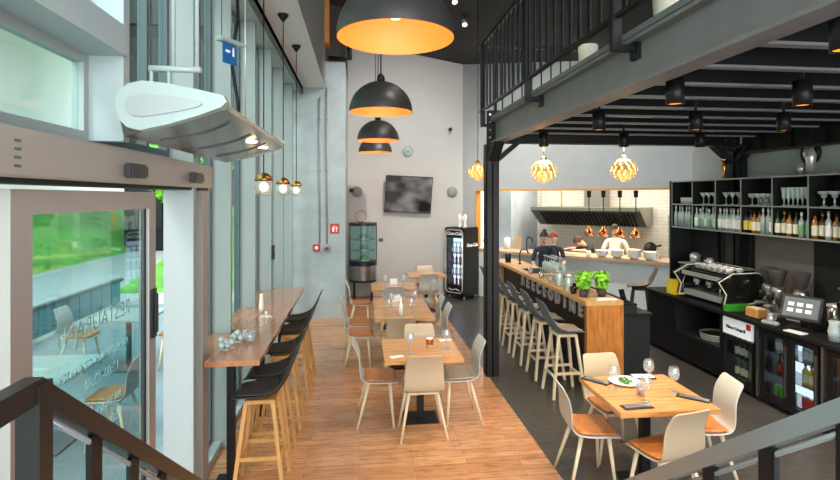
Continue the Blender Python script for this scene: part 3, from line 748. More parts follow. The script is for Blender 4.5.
# high window table with notches for the window posts
fy = [5.1, 6.25, 7.35]; out = [(-.79, 4.2), (-.79, 7.5), (-1.385, 7.5)]
for q in fy[::-1]: out += [(-1.385, q + .055), (-1.2, q + .055), (-1.2, q - .055), (-1.385, q - .055)]
out += [(-1.385, 4.43), (-1.21, 4.43), (-1.21, 4.2)]
t = thing('high_table', 'long oak high table along the window front', 'table', (0, 0, 0))
MB().prism(out, 'z', 1.035, 1.08).build('tabletop', 'high_wood', t)
for y in (4.42, 5.75, 7.1): MB().box(-1.09, -1.03, y - .03, y + .03, 0.012, 1.035).box(-1.19, -1.025, y - .13, y + .13, 0, .014).build('leg', 'black_metal', t)

# ================================================================ TABLEWARE
def make_wine(mat='glassware'):
    t = thing('wine_glass', 'x', 'wine glass')
    MB().lathe([(.034, .20), (.043, .165), (.045, .14), (.036, .11), (.012, .092), (.004, .085)], seg=18).build('bowl', mat, t)
    MB().lathe([(.004, .088), (.0035, .03), (.006, .008), (.033, .003), (.034, 0), (0, 0)], seg=18).build('stem', mat, t)
    return t
wine = Series(make_wine)
GW = 'wine glasses on the tables'
for x, y, z, d in [(2.12, 4.12, .751, 'on the laid table beside the white plate'), (2.25, 3.85, .751, 'on the laid table in front of the dark red tumbler'), (2.50, 4.23, .751, 'on the laid table behind the plates'), (2.60, 4.02, .751, 'on the laid table nearest the back bar'),
                   (.52, 5.34, .751, 'on the first row table, window side'), (.92, 5.44, .751, 'on the first row table, bar side'), (.40, 7.16, .751, 'on the joined tables by the window edge'), (.72, 7.2, .751, 'on the joined tables beside the white candle'), (.46, 7.6, .751, 'on the rear joined table by the window edge'), (.83, 7.75, .751, 'on the rear joined table by the bar edge'),
                   (.45, 9.3, .751, 'on the table behind the joined pair, window side'), (.8, 9.4, .751, 'on the table behind the joined pair, bar side')]:
    wine((x, y, z), 0, 'clear stemmed wine glass ' + d, GW)
t = thing('candle_jar', 'frosted pink candle jar on the first row table', 'candle', (.75, 5.53, .751))
MB().lathe([(0, 0), (.036, 0), (.04, .09), (.037, .09), (.034, .06), (0, .06)], seg=18).build('glass', 'label_cream', t); MB().lathe([(.0365, .02), (.041, .05), (.0415, .075), (.0405, .085)], seg=18).build('band', 'copper', t)
t = thing('white_bottle', 'slim white candle bottle standing on the joined tables', 'bottle', (.55, 6.96, .751))
MB().lathe([(0, 0), (.03, 0), (.03, .15), (.013, .2), (.013, .25), (0, .25)], seg=16).build('body', 'white_gloss', t); MB().lathe([(.014, .25), (.014, .27), (0, .275)], seg=12).build('stopper', 'ceramic_grey', t)
for x, y, d in ((.62, 9.55, 'on the table behind the joined pair'), (.55, 7.98, 'on the rear joined table')):
    t = thing('napkin_holder', 'white folded napkin holder ' + d, 'napkin holder', (x, y, .751), .1)
    MB().box(-.07, .07, -.03, .03, 0, .012).box(-.07, .07, -.03, -.025, .012, .07).box(-.07, .07, .025, .03, .012, .07).build('holder', 'white_gloss', t); MB().box(-.065, .065, -.02, .02, .012, .1).build('napkin', 'letter_white', t)
def make_plate():
    t = thing('plate', 'x', 'plate')
    MB().lathe([(0, .004), (.07, .004), (.085, .012), (.135, .022), (.137, .02), (.085, .004), (.07, 0), (0, 0)], seg=32).build('dish', 'white_gloss', t)
    return t
t = make_plate(); t.location = (2.29, 4.25, .751); t['label'] = 'large white plate with green salad on the laid table'
m = MB(); rr = random.Random(5)
for k in range(40):
    a = rr.uniform(0, 6.28); r_ = rr.uniform(0, .06); p = Vector((r_ * math.cos(a), r_ * math.sin(a), .012 + rr.uniform(0, .018))); u = Vector((rr.uniform(-1, 1), rr.uniform(-1, 1), rr.uniform(-.4, .4))).normalized() * .02; w_ = u.orthogonal().normalized() * .009
    m.face([m.v(*(p - u)), m.v(*(p + w_)), m.v(*(p + u)), m.v(*(p - w_))])
m.build('salad', 'leaf_dark', t)
t = thing('serving_board', 'dark serving board with white rim at the far edge of the laid table', 'board', (2.55, 4.30 + .06, .751), -.1)
MB().box(-.13, .07, -.06, .05, 0, .012, .003).build('board', 'black_matt', t); MB().box(-.12, .06, -.05, .04, .012, .016).build('inlay', 'white_gloss', t)
t = thing('tumbler', 'dark red drink in a small tumbler on the laid table', 'glass', (2.28, 3.98, .751))
MB().lathe([(0, 0), (.03, 0), (.034, .085), (.032, .085), (.028, .006), (0, .006)], seg=18).build('glass', 'glassware', t); MB().lathe([(0, .008), (.0275, .008), (.030, .06), (0, .06)], seg=18).build('drink', 'red_dark', t)
def make_setting():
    t = thing('cutlery_pouch', 'x', 'place setting')
    MB().box(-.12, .12, -.045, .045, 0, .006).build('napkin', 'black_matt', t)
    MB().bar((-.1, -.012, .009), (.08, -.012, .009), .006, .004).box(.08, .115, -.02, -.004, .007, .011).build('fork', 'steel', t)
    MB().bar((-.1, .014, .009), (.02, .014, .009), .008, .004).box(.02, .115, .007, .021, .007, .011).build('knife', 'steel', t)
    return t
cut = Series(make_setting)
for x, y, r_, d in ((2.06, 4.32, -.9, 'window side of the laid table'), (2.12, 3.75, .06, 'front edge of the laid table'), (2.66, 3.86, -.75, 'back bar side of the laid table')):
    cut((x, y, .751), r_, 'black napkin with fork and knife at the ' + d, 'black napkins with cutlery')
for x, y, d in ((.37, 5.2, 'front corner of the first row table'), (.95, 5.75, 'rear corner of the first row table')):
    t = thing('folded_napkin', 'white folded paper napkin at the ' + d, 'napkin', (x, y, .751), .3)
    MB().box(-.07, .07, -.03, .03, 0, .008, .002).build('paper', 'letter_white', t)
t = thing('tealight_holder', 'clear glass tealight holder standing at the near end of the high table', 'tealight holder', (-.97, 4.72, 1.081))
MB().lathe([(0, 0), (.04, 0), (.055, .05), (.05, .09), (.045, .09), (.048, .05), (.036, .01), (0, .01)], seg=18).build('holder', 'glassware', t); MB().lathe([(0, .012), (.02, .012), (.02, .03), (0, .03)], seg=14).build('tealight', 'white_gloss', t)
def make_orn():
    t = thing('glass_ornament', 'x', 'ornament')
    m = MB(); rr = random.Random(8)
    for k in range(9): m.ball((rr.uniform(-.05, .05), rr.uniform(-.05, .05), .025 + rr.uniform(0, .06)), .026, 10)
    m.build('beads', 'bottle_clear', t); MB().lathe([(0, 0), (.06, 0), (.06, .006), (0, .006)], seg=16).build('base', 'steel', t)
    return t
orn = Series(make_orn)
orn((-1.13, 4.42 + .12, 1.081), 0, 'glittering glass bead ornament at the near end of the high table'); orn((-1.08, 4.78, 1.081), 1, 'glittering glass bead ornament second along the high table')
t = thing('white_vase', 'slim white vase on the high table beside the window post', 'vase', (-1.1, 5.95, 1.081)); MB().lathe([(0, 0), (.025, 0), (.03, .06), (.018, .17), (.02, .2), (.017, .2), (.014, .17), (0, .1)], seg=16).build('body', 'white_gloss', t); MB().lathe([(.0185, .165), (.021, .17), (.0185, .175)], seg=16).build('rim', 'ceramic_grey', t)
t = thing('white_candlestick', 'low white star shaped candlestick on the high table', 'candlestick', (-1.0, 5.68, 1.081)); m = MB()
for k in range(5): a = k * 2 * PI / 5; m.bar((0, 0, .01), (.06 * math.cos(a), .06 * math.sin(a), .006), .02, .012)
m.build('star_base', 'white_gloss', t); MB().lathe([(0, .012), (.014, .012), (.014, .06), (0, .06)], seg=12).build('candle', 'cream', t)

# ================================================================ THE BAR
t = thing('bar_counter', 'long pale wood bar counter with dark lettered front', 'bar', (0, 0, 0))
MB().box(2.72, 3.21, 5.98, 10.3, 1.045, 1.1, .004).build('countertop', 'bar_wood', t)
MB().box(2.74, 3.21, 5.98, 6.05, 0, 1.045).build('end_panel', 'bar_end_wood', t)
MB().box(2.9, 3.18, 6.05, 10.28, 0, 1.045).build('front_panel', 'black_metal', t)
MB().box(2.86, 2.9, 6.05, 10.28, 0, .1).build('kickboard', 'black_matt', t)
MB().box(2.74, 2.9, 10.2, 10.3, 0, 1.045).build('end_panel', 'bar_wood', t)
s_ = 'BEECEODiNE'
for i, ch in enumerate(s_):
    yy = 8.9 - i * .268
    text('letter', ch, .24, 'letter_pale', frameM((2.885, yy, .88), (0, -1, 0), (0, 0, 1)), t, .012, bold=.012)
t = thing('work_counter', 'black lower work counter along the staff side of the bar', 'counter', (0, 0, 0))
MB().box(3.215, 3.6, 6.06, 9.5, 0, .89).build('cabinet', 'black_matt', t)
MB().box(3.215, 3.62, 6.04, 9.5, .89, .92).build('worktop', 'black_metal', t)
MB().box(3.225, 3.42, 6.05, 9.5, .92, 1.03).build('raised_ledge', 'black_matt', t)
MB().box(3.218, 3.424, 6.045, 9.5, 1.03, 1.04).build('ledge_top', 'joist', t)
t = thing('card_terminal', 'small black card terminal on the raised ledge beside the basil', 'terminal', (3.33, 6.2, 1.041), .5)
MB().box(-.05, .05, -.03, .03, 0, .02).build('base', 'plastic_black', t); m = MB().hexa([(-.045, -.01, .02), (.045, -.01, .02), (.045, .01, .02), (-.045, .01, .02), (-.045, .03, .15), (.045, .03, .15), (.045, .05, .15), (-.045, .05, .15)]); m.build('display', 'screen_dark', t)
# basil pots
def make_basil():
    t = thing('potted_basil', 'x', 'plant')
    MB().lathe([(0, 0), (.045, 0), (.058, .1), (.054, .1), (.05, .085), (0, .085)], seg=18).build('pot', 'pier_dark', t)
    m = MB(); rr = random.Random(4)
    for k in range(16):
        a = rr.uniform(0, 6.28); r_ = rr.uniform(.02, .08); m.tube([(0, 0, .08), (math.cos(a) * r_ * .6, math.sin(a) * r_ * .6, .17), (math.cos(a) * r_, math.sin(a) * r_, .2 + rr.uniform(0, .1))], .003, 5)
    m.build('stem', 'leaf_dark', t)
    m = MB()
    for k in range(190):
        a = rr.uniform(0, 6.28); h = rr.uniform(0, 1); r_ = rr.uniform(.02, .105) * (.78 + .25 * h); p = Vector((math.cos(a) * r_, math.sin(a) * r_, .115 + h * .17))
        n_ = Vector((math.cos(a) * .6, math.sin(a) * .6, rr.uniform(.2, 1))).normalized(); u = n_.orthogonal().normalized(); u = (Matrix.Rotation(rr.uniform(0, 6.28), 3, n_) @ u) * rr.uniform(.024, .04); w_ = n_.cross(u) * .6
        m.face([m.v(*(p - u)), m.v(*(p - u * .2 + w_)), m.v(*(p + u)), m.v(*(p - u * .2 - w_))])
    m.build('leaves', 'leaf', t)
    return t
bas = Series(make_basil)
for x, y, d in ((2.82, 6.26, 'nearest the wooden bar end on the window side'), (3.06, 6.25, 'nearest the wooden bar end on the staff side'), (2.93, 6.47, 'in the rear pair, window side'), (3.15, 6.47, 'in the rear pair, staff side')):
    bas((x, y, 1.101), x * 20, 'bright green basil in a dark pot ' + d, 'basil pots on the bar')
t = thing('card_holder', 'white card holder lying in front of the basil pots', 'card holder', (3.0, 6.06, 1.101)); MB().box(-.12, .14, -.05, .06, 0, .012, .003).build('tray', 'white_gloss', t); MB().box(-.08, .08, -.03, .03, .012, .02).build('card', 'label_cream', t)
def make_mason():
    t = thing('glass_jar', 'x', 'jar')
    MB().lathe([(0, 0), (.05, 0), (.055, .02), (.055, .16), (.042, .19), (.042, .2), (.04, .2), (.05, .16), (.05, .01), (0, .01)], seg=18).build('body', 'bottle_clear', t)
    MB().lathe([(.043, .195), (.046, .195), (.046, .22), (0, .225)], seg=18).build('lid', 'steel', t)
    return t
mj = Series(make_mason)
for i, (x, y) in enumerate(((2.80, 6.68), (3.1, 6.8), (2.92, 6.9), (3.1, 6.98), (2.82, 7.05))):
    mj((x, y, 1.101), 0, f'clear lidded glass jar, {ORD[i]} behind the basil pots on the bar', 'glass jars on the bar')
def make_redglass():
    t = thing('red_tealight_glass', 'x', 'tealight')
    MB().lathe([(0, 0), (.038, 0), (.045, .085), (.042, .085), (.034, .006), (0, .006)], seg=16).build('glass', 'wine_red', t); MB().lathe([(0, .007), (.03, .007), (.034, .05), (0, .05)], seg=14).build('wax', 'red_dark', t)
    return t
rg = Series(make_redglass)
for i, (x, y) in enumerate(((2.79, 6.5), (2.90, 6.76), (3.0, 6.79))): rg((x, y, 1.101), 0, f'dark red tealight glass among the jars on the bar, {ORD[i]} from the basil', 'red tealight glasses on the bar')
def make_tl():
    t = thing('white_tealight', 'x', 'tealight')
    MB().lathe([(0, 0), (.034, 0), (.037, .1), (.034, .1), (.03, .006), (0, .006)], seg=16).build('glass', 'glassware', t); MB().lathe([(0, .007), (.029, .007), (.029, .075), (0, .075)], seg=14).build('candle', 'white_gloss', t)
    return t
tl = Series(make_tl)
for i, y in enumerate((7.35, 7.75, 8.25)): tl((2.8, y, 1.101), 0, f'white candle in a glass on the customer edge of the bar, {ORD[i]} from the basil', 'white candles on the bar')
t = thing('drainer_rack', 'wire drying rack for wine glasses on the bar', 'rack', (3.02, 7.72, 1.101)); m = MB()
for k in range(7): m.tube([(-.13, -.3 + k * .1, 0), (-.13, -.3 + k * .1, .13), (.13, -.3 + k * .1, .13), (.13, -.3 + k * .1, 0)], .004, 5)
m.build('wire_frame', 'steel', t); MB().box(-.14, .14, -.34, .34, .0, .008).build('drip_tray', 'steel_brushed', t)
def make_inv():
    t = thing('drying_wine_glass', 'x', 'wine glass')
    MB().lathe([(.034, .0), (.045, .04), (.045, .07), (.036, .1), (.012, .118), (.004, .125)], seg=14).build('bowl', 'bottle_clear', t)
    MB().lathe([(.004, .122), (.004, .19), (.033, .203), (.034, .207), (0, .208)], seg=14).build('stem', 'bottle_clear', t)
    return t
iv = Series(make_inv)
k = 0
for cx_ in (-.075, .035):
    for j in range(6):
        iv((3.02 + cx_, 7.47 + j * .1, 1.101 + .131), 0, f'upturned wine glass drying in the rack, {ORD[j]} of the {"window" if cx_ < 0 else "kitchen"} side row', 'wine glasses in the drying rack'); k += 1
t = thing('bar_tap', 'black curved bar tap at the far end of the bar', 'tap', (3.0, 9.45, 1.101))
MB().tube([(0, 0, 0), (0, 0, .2), (.02, -.02, .27), (.07, -.05, .29), (.12, -.08, .27), (.135, -.09, .21)], .013, 8).build('spout', 'black_metal', t); MB().lathe([(0, 0), (.03, 0), (.03, .02), (0, .02)], seg=14).build('base', 'black_metal', t); MB().tube([(0, 0, .06), (-.06, .0, .09)], .006, 6).build('lever', 'black_metal', t)
t = thing('bar_mat', 'flat black rubber drip mat on the bar beyond the drying rack', 'mat', (3.0, 8.55, 1.101)); MB().box(-.16, .16, -.25, .25, 0, .012, .003).build('mat', 'black_matt', t); MB().box(-.14, .14, -.23, .23, .012, .016).build('ribbed_surface', 'joist', t)
t = thing('utensil_pot', 'black pot on the far end of the bar beside the tap', 'pot', (2.86, 9.75, 1.101)); MB().lathe([(0, 0), (.055, 0), (.06, .17), (.055, .17), (.05, .01), (0, .01)], seg=16).build('pot', 'black_metal', t); MB().tube([(0, 0, .012), (.02, .03, .26)], .006, 6).build('spoon', 'leg_wood', t)

# ================================================================ BACK BAR: shelf, counter, fridges
SX0, SX1, SY = 5.0, 5.32, [7.78, 7.27, 6.76, 6.27, 5.75, 5.24, 4.73, 4.22, 3.7]
t = thing('back_bar_shelf', 'black steel shelf wall of open cells full of bottles and glasses', 'shelf', (0, 0, 0))
m = None
for z0, z1 in ((2.605, 2.625), (2.245, 2.262), (1.885, 1.905)):
    MB().box(SX0, SX1, SY[-1], SY[0], z0, z1).build('shelf_board', 'deck_black', t)
    MB().box(SX0 - .006, SX0, SY[-1], SY[0], z0, z1).build('edge_strip', 'plastic_grey', t)
for y in SY:
    MB().box(SX0, SX1, y - .008, y + .008, 1.905, 2.605).build('divider', 'deck_black', t)
    MB().box(SX0 - .005, SX0, y - .008, y + .008, 1.905, 2.605).build('edge_strip', 'plastic_grey', t)
MB().box(SX1, SX1 + .015, SY[-1], SY[0], 1.885, 2.625).build('back_panel', 'deck_black', t)
MB().box(4.98, 5.36, SY[0] + .009, SY[0] + .04, .925, 2.625).build('end_panel', 'black_matt', t)
for y in (7.1, 6.55, 6.42, 5.0): MB().box(SX1 - .03, SX1 - .005, y - .012, y + .012, .925, 1.885).build('upright', 'joist', t)
for ya, yb, mm in ((6.42, 7.79, 'black_matt'), (3.7, 5.5, 'deck_black'), (5.5, 6.42, 'taupe')): MB().box(SX1, SX1 + .015, ya, yb, .925, 1.885).build('lower_back_panel', mm, t)
MB().box(SX0 + .1, SX1, 3.7, 4.98, 1.38, 1.395).build('lower_shelf', 'joist_edge', t)
t = thing('back_bar_counter', 'long dark counter along the back bar wall', 'counter', (0, 0, 0))
MB().box(4.54, 5.39, 2.6, 7.82, .88, .92, .004).build('worktop', 'joist', t)
m = MB(); m.box(4.6, 5.38, 6.12, 6.14, 0, .88); m.box(4.6, 5.38, 7.05, 7.07, 0, .88); m.box(4.6, 5.38, 7.78, 7.8, 0, .88); m.box(4.62, 5.38, 6.14, 7.05, .40, .42); m.box(5.36, 5.38, 6.14, 7.78, 0, .88); m.box(4.62, 5.38, 6.14, 7.78, .06, .08)
m.build('cabinet_frame', 'black_matt', t)
MB().box(4.595, 4.615, 6.14, 6.6, .06, .4).build('door', 'black_metal', t); MB().box(4.595, 4.615, 6.61, 7.05, .06, .4).build('door', 'black_metal', t); MB().box(4.595, 4.615, 7.07, 7.79, .06, .87).build('door', 'black_metal', t)
MB().box(4.6, 5.38, 5.46, 5.52, 0, .88).build('side_panel', 'black_matt', t); MB().box(4.575, 4.6, 5.47, 5.5, .06, .87).build('steel_strip', 'steel_brushed', t); MB().box(4.575, 4.6, 4.62, 4.65, .06, .87).build('steel_strip', 'steel_brushed', t); MB().box(4.6, 5.38, 4.6, 4.66, 0, .88).build('side_panel', 'black_matt', t); MB().box(4.64, 5.38, 2.6, 3.9, 0, .88).build('side_panel', 'black_matt', t)
# round trays in the niche
for i in range(3):
    t = thing('serving_tray', f'round dark serving tray with steel rim, {ORD[i]} from the bottom of the niche stack', 'tray', (4.88, 6.55 + i * .01, .4205 + i * .029), 0, 'trays in the niche')
    MB().lathe([(0, .002), (.2, .002), (.2, 0), (0, 0)], seg=36).build('base', 'black_metal', t); MB().lathe([(.2, 0), (.215, .026), (.211, .028), (.198, .003)], seg=36).build('rim', 'steel', t)
# bottles
def make_bottle(nm, body, label, cap, h=.30, r=.036, neck=.4):
    t = thing(nm, 'x', 'bottle'); hb = h * (1 - neck)
    MB().lathe([(0, 0), (r, 0), (r, hb), (r * .85, hb + h * .06), (r * .38, hb + h * .15), (r * .34, h * .93), (0, h * .93)], seg=14).build('body', body, t)
    if label: MB().lathe([(r * 1.02, hb * .2), (r * 1.03, hb * .22), (r * 1.03, hb * .82), (r * 1.02, hb * .84)], seg=14).build('label', label, t)
    MB().lathe([(r * .42, h * .86), (r * .42, h), (0, h)], seg=12).build('cap', cap, t)
    return t
BT = {
    'vodka': Series(lambda: make_bottle('clear_bottle', 'bottle_clear', 'letter_white', 'steel', .31, .031)),
    'gin': Series(lambda: make_bottle('clear_bottle', 'bottle_clear', 'label_green', 'white_gloss', .29, .031)),
    'slim': Series(lambda: make_bottle('clear_bottle', 'bottle_clear', None, 'steel', .33, .029)),
    'yellow': Series(lambda: make_bottle('liqueur_bottle', 'bottle_dark', 'label_yellow', 'black_metal', .31, .031)),
    'amber': Series(lambda: make_bottle('whisky_bottle', 'bottle_amber', 'label_cream', 'black_metal', .29, .033)),
    'brown': Series(lambda: make_bottle('rum_bottle', 'bottle_brown', 'label_cream', 'brass', .30, .033)),
    'green': Series(lambda: make_bottle('liqueur_bottle', 'bottle_green', 'label_cream', 'black_metal', .29, .034)),
    'beer': Series(lambda: make_bottle('beer_bottle', 'bottle_green', 'label_cream', 'steel', .235, .030)),
    'lemon': Series(lambda: make_bottle('juice_bottle', 'label_yellow', 'label_cream', 'black_metal', .235, .032)),
    'cola': Series(lambda: make_bottle('cola_bottle', 'bottle_brown', 'label_red', 'red', .22, .03)),
    'water': Series(lambda: make_bottle('water_bottle', 'bottle_clear', 'letter_white', 'blue_sign', .22, .03)),
}
DESC = {'vodka': 'clear bottle with white label', 'gin': 'clear bottle with green label', 'slim': 'tall slim unlabelled clear bottle', 'yellow': 'dark bottle with yellow label', 'amber': 'amber bottle with cream label', 'brown': 'brown bottle with cream label', 'green': 'green bottle with cream label', 'beer': 'green beer bottle', 'lemon': 'yellow juice bottle', 'cola': 'brown cola bottle with red label', 'water': 'small clear water bottle'}
LOW = [['slim', 'slim', 'slim', 'slim', 'slim', 'gin'], ['vodka', 'gin', 'slim', 'vodka', 'gin', 'slim', 'vodka'], ['vodka'] * 7, ['yellow', 'yellow', 'amber', 'amber', 'slim', 'slim', 'vodka'], ['green', 'brown', 'amber', 'green', 'gin', 'gin'], ['amber', 'brown', 'vodka', 'amber', 'green', 'gin'], ['brown', 'green', 'vodka', 'amber', 'slim', 'gin']]
for c_, kinds in enumerate(LOW):
    ya, yb = SY[c_] - .046, SY[c_ + 1] + .046
    for i, kd in enumerate(kinds):
        y = ya + (yb - ya) * i / (len(kinds) - 1)
        BT[kd]((5.04 + .012 * (i % 2), y, 1.906), i, f'{DESC[kd]}, {ORD[i]} from the kitchen side, {ORD[c_]} lower shelf cell', 'bottles on the back bar shelf')
def make_martini():
    t = thing('martini_glass', 'x', 'glass')
    MB().lathe([(.050, .17), (.052, .172), (.006, .095), (.0, .093)], seg=18).build('bowl', 'bottle_clear', t); MB().lathe([(.005, .096), (.004, .02), (.036, .003), (.036, 0), (0, 0)], seg=18).build('stem', 'bottle_clear', t)
    return t
def make_tumbler():
    t = thing('tumbler', 'x', 'glass')
    MB().lathe([(0, .008), (.028, .008), (.033, .1), (.036, .1), (.031, 0), (0, 0)], seg=16).build('body', 'bottle_clear', t); return t
def make_coupe():
    t = thing('coupe_glass', 'x', 'glass')
    MB().lathe([(.048, .15), (.046, .12), (.03, .1), (.005, .092)], seg=16).build('bowl', 'bottle_clear', t); MB().lathe([(.005, .094), (.004, .02), (.034, .003), (.034, 0), (0, 0)], seg=16).build('stem', 'bottle_clear', t); return t
def make_flute():
    t = thing('cocktail_glass', 'x', 'glass')
    MB().lathe([(.034, .22), (.028, .16), (.024, .1), (.008, .07)], seg=16).build('bowl', 'bottle_clear', t); MB().lathe([(.008, .072), (.006, .02), (.032, .003), (.032, 0), (0, 0)], seg=16).build('stem', 'bottle_clear', t); return t
def make_wide():
    t = thing('margarita_glass', 'x', 'glass')
    MB().lathe([(.058, .17), (.056, .145), (.03, .13), (.024, .1), (.006, .09)], seg=18).build('bowl', 'bottle_clear', t); MB().lathe([(.006, .092), (.012, .05), (.006, .02), (.04, .003), (.04, 0), (0, 0)], seg=18).build('stem', 'bottle_clear', t); return t
GL = {'tumbler': Series(make_tumbler), 'martini': Series(make_martini), 'coupe': Series(make_coupe), 'flute': Series(make_flute), 'wide': Series(make_wide)}
GD = {'tumbler': 'small plain tumbler', 'martini': 'martini glass', 'coupe': 'round coupe glass', 'flute': 'tall tapered cocktail glass', 'wide': 'wide margarita glass'}
TOP = [('tumbler', 5), ('martini', 3), ('martini', 3), ('coupe', 4), ('flute', 6), ('wide', 3), ('wide', 3)]
for c_, (kd, n_) in enumerate(TOP):
    off = .16 if kd == 'tumbler' else .12 if c_ == 1 else .08
    ya, yb = SY[c_] - off, SY[c_ + 1] + .04
    for i in range(n_):
        y = ya + (yb - ya) * (i + .4) / n_
        GL[kd]((5.065, y, 2.263), 0, f'{GD[kd]}, {ORD[i]} from the kitchen side, {ORD[c_]} upper shelf cell', 'glasses on the back bar shelf')
        if kd == 'coupe': GL['tumbler']((5.2, y, 2.263), 0, f'{GD["tumbler"]} behind the coupe glasses, {ORD[i]} from the kitchen side', 'glasses on the back bar shelf')
for i in range(5):
    BT['slim']((5.2, 4.92 - i * .1, 1.396), 0, f'tall clear bottle on the low back shelf, {ORD[i]} from the coffee grinders', 'bottles on the low back shelf')
# on top of the shelf
t = thing('shaker', 'tall steel cocktail shaker on top of the shelf wall', 'shaker', (5.1, 5.31, 2.626)); MB().lathe([(0, 0), (.042, 0), (.052, .2), (.052, .21), (0, .21)], seg=20).build('body', 'steel', t); MB().lathe([(.052, .21), (.05, .24), (.03, .28), (.02, .3), (0, .3)], seg=20).build('lid', 'steel', t)
t = thing('steel_cup', 'small steel cup on the shelf wall beside the shaker', 'cup', (5.1, 5.44, 2.626)); MB().lathe([(0, 0), (.034, 0), (.045, .14), (.042, .14), (.032, .01), (0, .01)], seg=18).build('body', 'steel', t)
t = thing('statuette', 'golden brown statuette on the shelf wall in front of the column', 'statuette', (5.1, 6.72, 2.626)); m = MB(); m.lathe([(0, 0), (.035, 0), (.035, .02), (.015, .04), (.02, .1), (.035, .16), (.025, .22), (.012, .24)], seg=14); m.build('body', 'brass', t); MB().ball((0, 0, .27), .04, 12).build('head', 'copper', t)
t = thing('wall_vent', 'round chrome wall fan vent on the wall over the shelf', 'vent', (5.395, 5.62, 2.9)); m = MB(); m.mi = 0
m.lathe([(.0, 0), (.05, .02), (.12, .03), (.15, .0), (0, 0)], seg=28); [setattr(v_, 'co', Vector((-v_.co.z, v_.co.x, v_.co.y))) for v_ in m.bm.verts]; m.build('ring', 'black_metal', t)
m = MB().lathe([(0, .045), (.06, .04), (.09, .03), (0, .03)], seg=24); [setattr(v_, 'co', Vector((-v_.co.z, v_.co.x, v_.co.y))) for v_ in m.bm.verts]; m.build('cap', 'steel', t)
# fridges under the counter
def fridge(name, label, ya, yb, doors, top, lit, z1=.87, glow='fridge_glow'):
    t = thing(name, label, 'fridge', (0, 0, 0)); x0, x1 = 4.62, 5.36; w_ = .03
    m = MB(); m.box(x0, x1, ya, ya + w_, .04, z1); m.box(x0, x1, yb - w_, yb, .04, z1); m.box(x0, x1, ya + w_, yb - w_, .04, .1); m.box(x0, x1, ya + w_, yb - w_, z1 - .03, z1)
    m.build('cabinet', 'plastic_black', t)
    MB().box(5.0, 5.02, ya + w_, yb - w_, .1, z1 - .03).build('lit_back', glow, t)
    for z in lit: MB().box(x0 + .05, 5.0, ya + w_, yb - w_, z - .008, z).build('shelf', 'steel_brushed', t)
    dw = (yb - ya) / doors
    for k in range(doors):
        a, b = ya + k * dw + .004, ya + (k + 1) * dw - .004
        fr = MB(); fw = .055; fr.box(x0 - .04, x0 - .003, a, a + fw, .06, top); fr.box(x0 - .04, x0 - .003, b - fw, b, .06, top); fr.box(x0 - .04, x0 - .003, a + fw, b - fw, .06, .13); fr.box(x0 - .04, x0 - .003, a + fw, b - fw, top - .05, top)
        d_ = fr.build('door', 'plastic_black', t)
        MB().box(x0 - .022, x0 - .016, a + fw, b - fw, .13, top - .05).build('door_glass', 'pane_clear', d_)
        MB().box(x0 - .055, x0 - .04, a + .012, a + .028, .2, top - .1).build('handle', 'steel_brushed', d_)
    return t
t = fridge('beer_fridge', 'black beer fridge with white lettered header under the back bar', 5.56, 6.08, 1, .64, (.12, .37), glow='fridge_glow_dim')
MB().box(4.585, 4.617, 5.58, 6.06, .66, .86).build('header_sign', 'lightbox', t)
text('header_lettering', 'Pilsner Urquell', .054, 'black_matt', frameM((4.583, 5.84, .75), (0, -1, 0), (0, 0, 1)), t, .002, bold=.002)
MB().box(4.58, 4.584, 5.59, 5.66, .78, .85).build('header_badge', 'red', t)
fridge('bottle_fridge', 'double door glass bottle fridge under the back bar counter', 4.68, 5.44, 2, .86, (.12, .36, .61))
fridge('wine_fridge', 'dark glass door fridge at the camera end of the back bar', 3.92, 4.58, 1, .86, (.12, .36, .61), glow='fridge_glow_dim')
for z, nm in ((.121, 'bottom'), (.371, 'middle')):
    for i in range(5): BT['beer']((4.74, 6.0 - i * .085, z), 0, f'{DESC["beer"]}, {ORD[i]} from the kitchen side, {nm} shelf of the lettered beer fridge', 'bottles in the beer fridge')
for i in range(4): BT['lemon']((4.74, 5.0 - i * .075, .361), 0, f'{DESC["lemon"]}, {ORD[i]} from the kitchen side, middle of the double fridge', 'bottles in the double fridge')
for i in range(4): BT['water']((4.74, 5.36 - i * .075, .611), 0, f'{DESC["water"]}, {ORD[i]} from the kitchen side, top of the double fridge', 'bottles in the double fridge')
for i in range(4): BT['water']((4.74, 5.0 - i * .075, .611), 0, f'{DESC["water"]}, {ORD[i]} on the top shelf behind the nearer double fridge door', 'bottles in the double fridge')
for i in range(3): BT['cola']((4.74, 5.33 - i * .075, .361), 0, f'{DESC["cola"]}, {ORD[i]} from the kitchen side, middle of the double fridge', 'bottles in the double fridge')
def make_can(mat):
    t = thing('drink_can', 'x', 'can'); MB().lathe([(0, 0), (.026, 0), (.033, .008), (.033, .105), (.027, .115), (0, .115)], seg=16).build('body', mat, t); MB().lathe([(.027, .115), (.028, .117), (0, .116)], seg=16).build('lid', 'steel', t); return t
cr_ = Series(lambda: make_can('red')); cg = Series(lambda: make_can('green'))
for i in range(4): cg((4.72, 5.35 - i * .072, .121), 0, f'green drinks can, {ORD[i]} from the kitchen side, bottom of the double fridge', 'cans in the double fridge')
for i in range(3): cr_((4.72, 4.98 - i * .085, .121), 0, f'red drinks can, {ORD[i]} from the kitchen side, bottom of the double fridge', 'cans in the double fridge')
for z, nm in ((.361, 'second'), (.611, 'third')):
    for i in range(4): BT['water']((4.75, 4.47 - i * .09, z), 0, f'{DESC["water"]}, {ORD[i]} on the {nm} shelf of the fridge at the camera end', 'bottles in the end fridge')
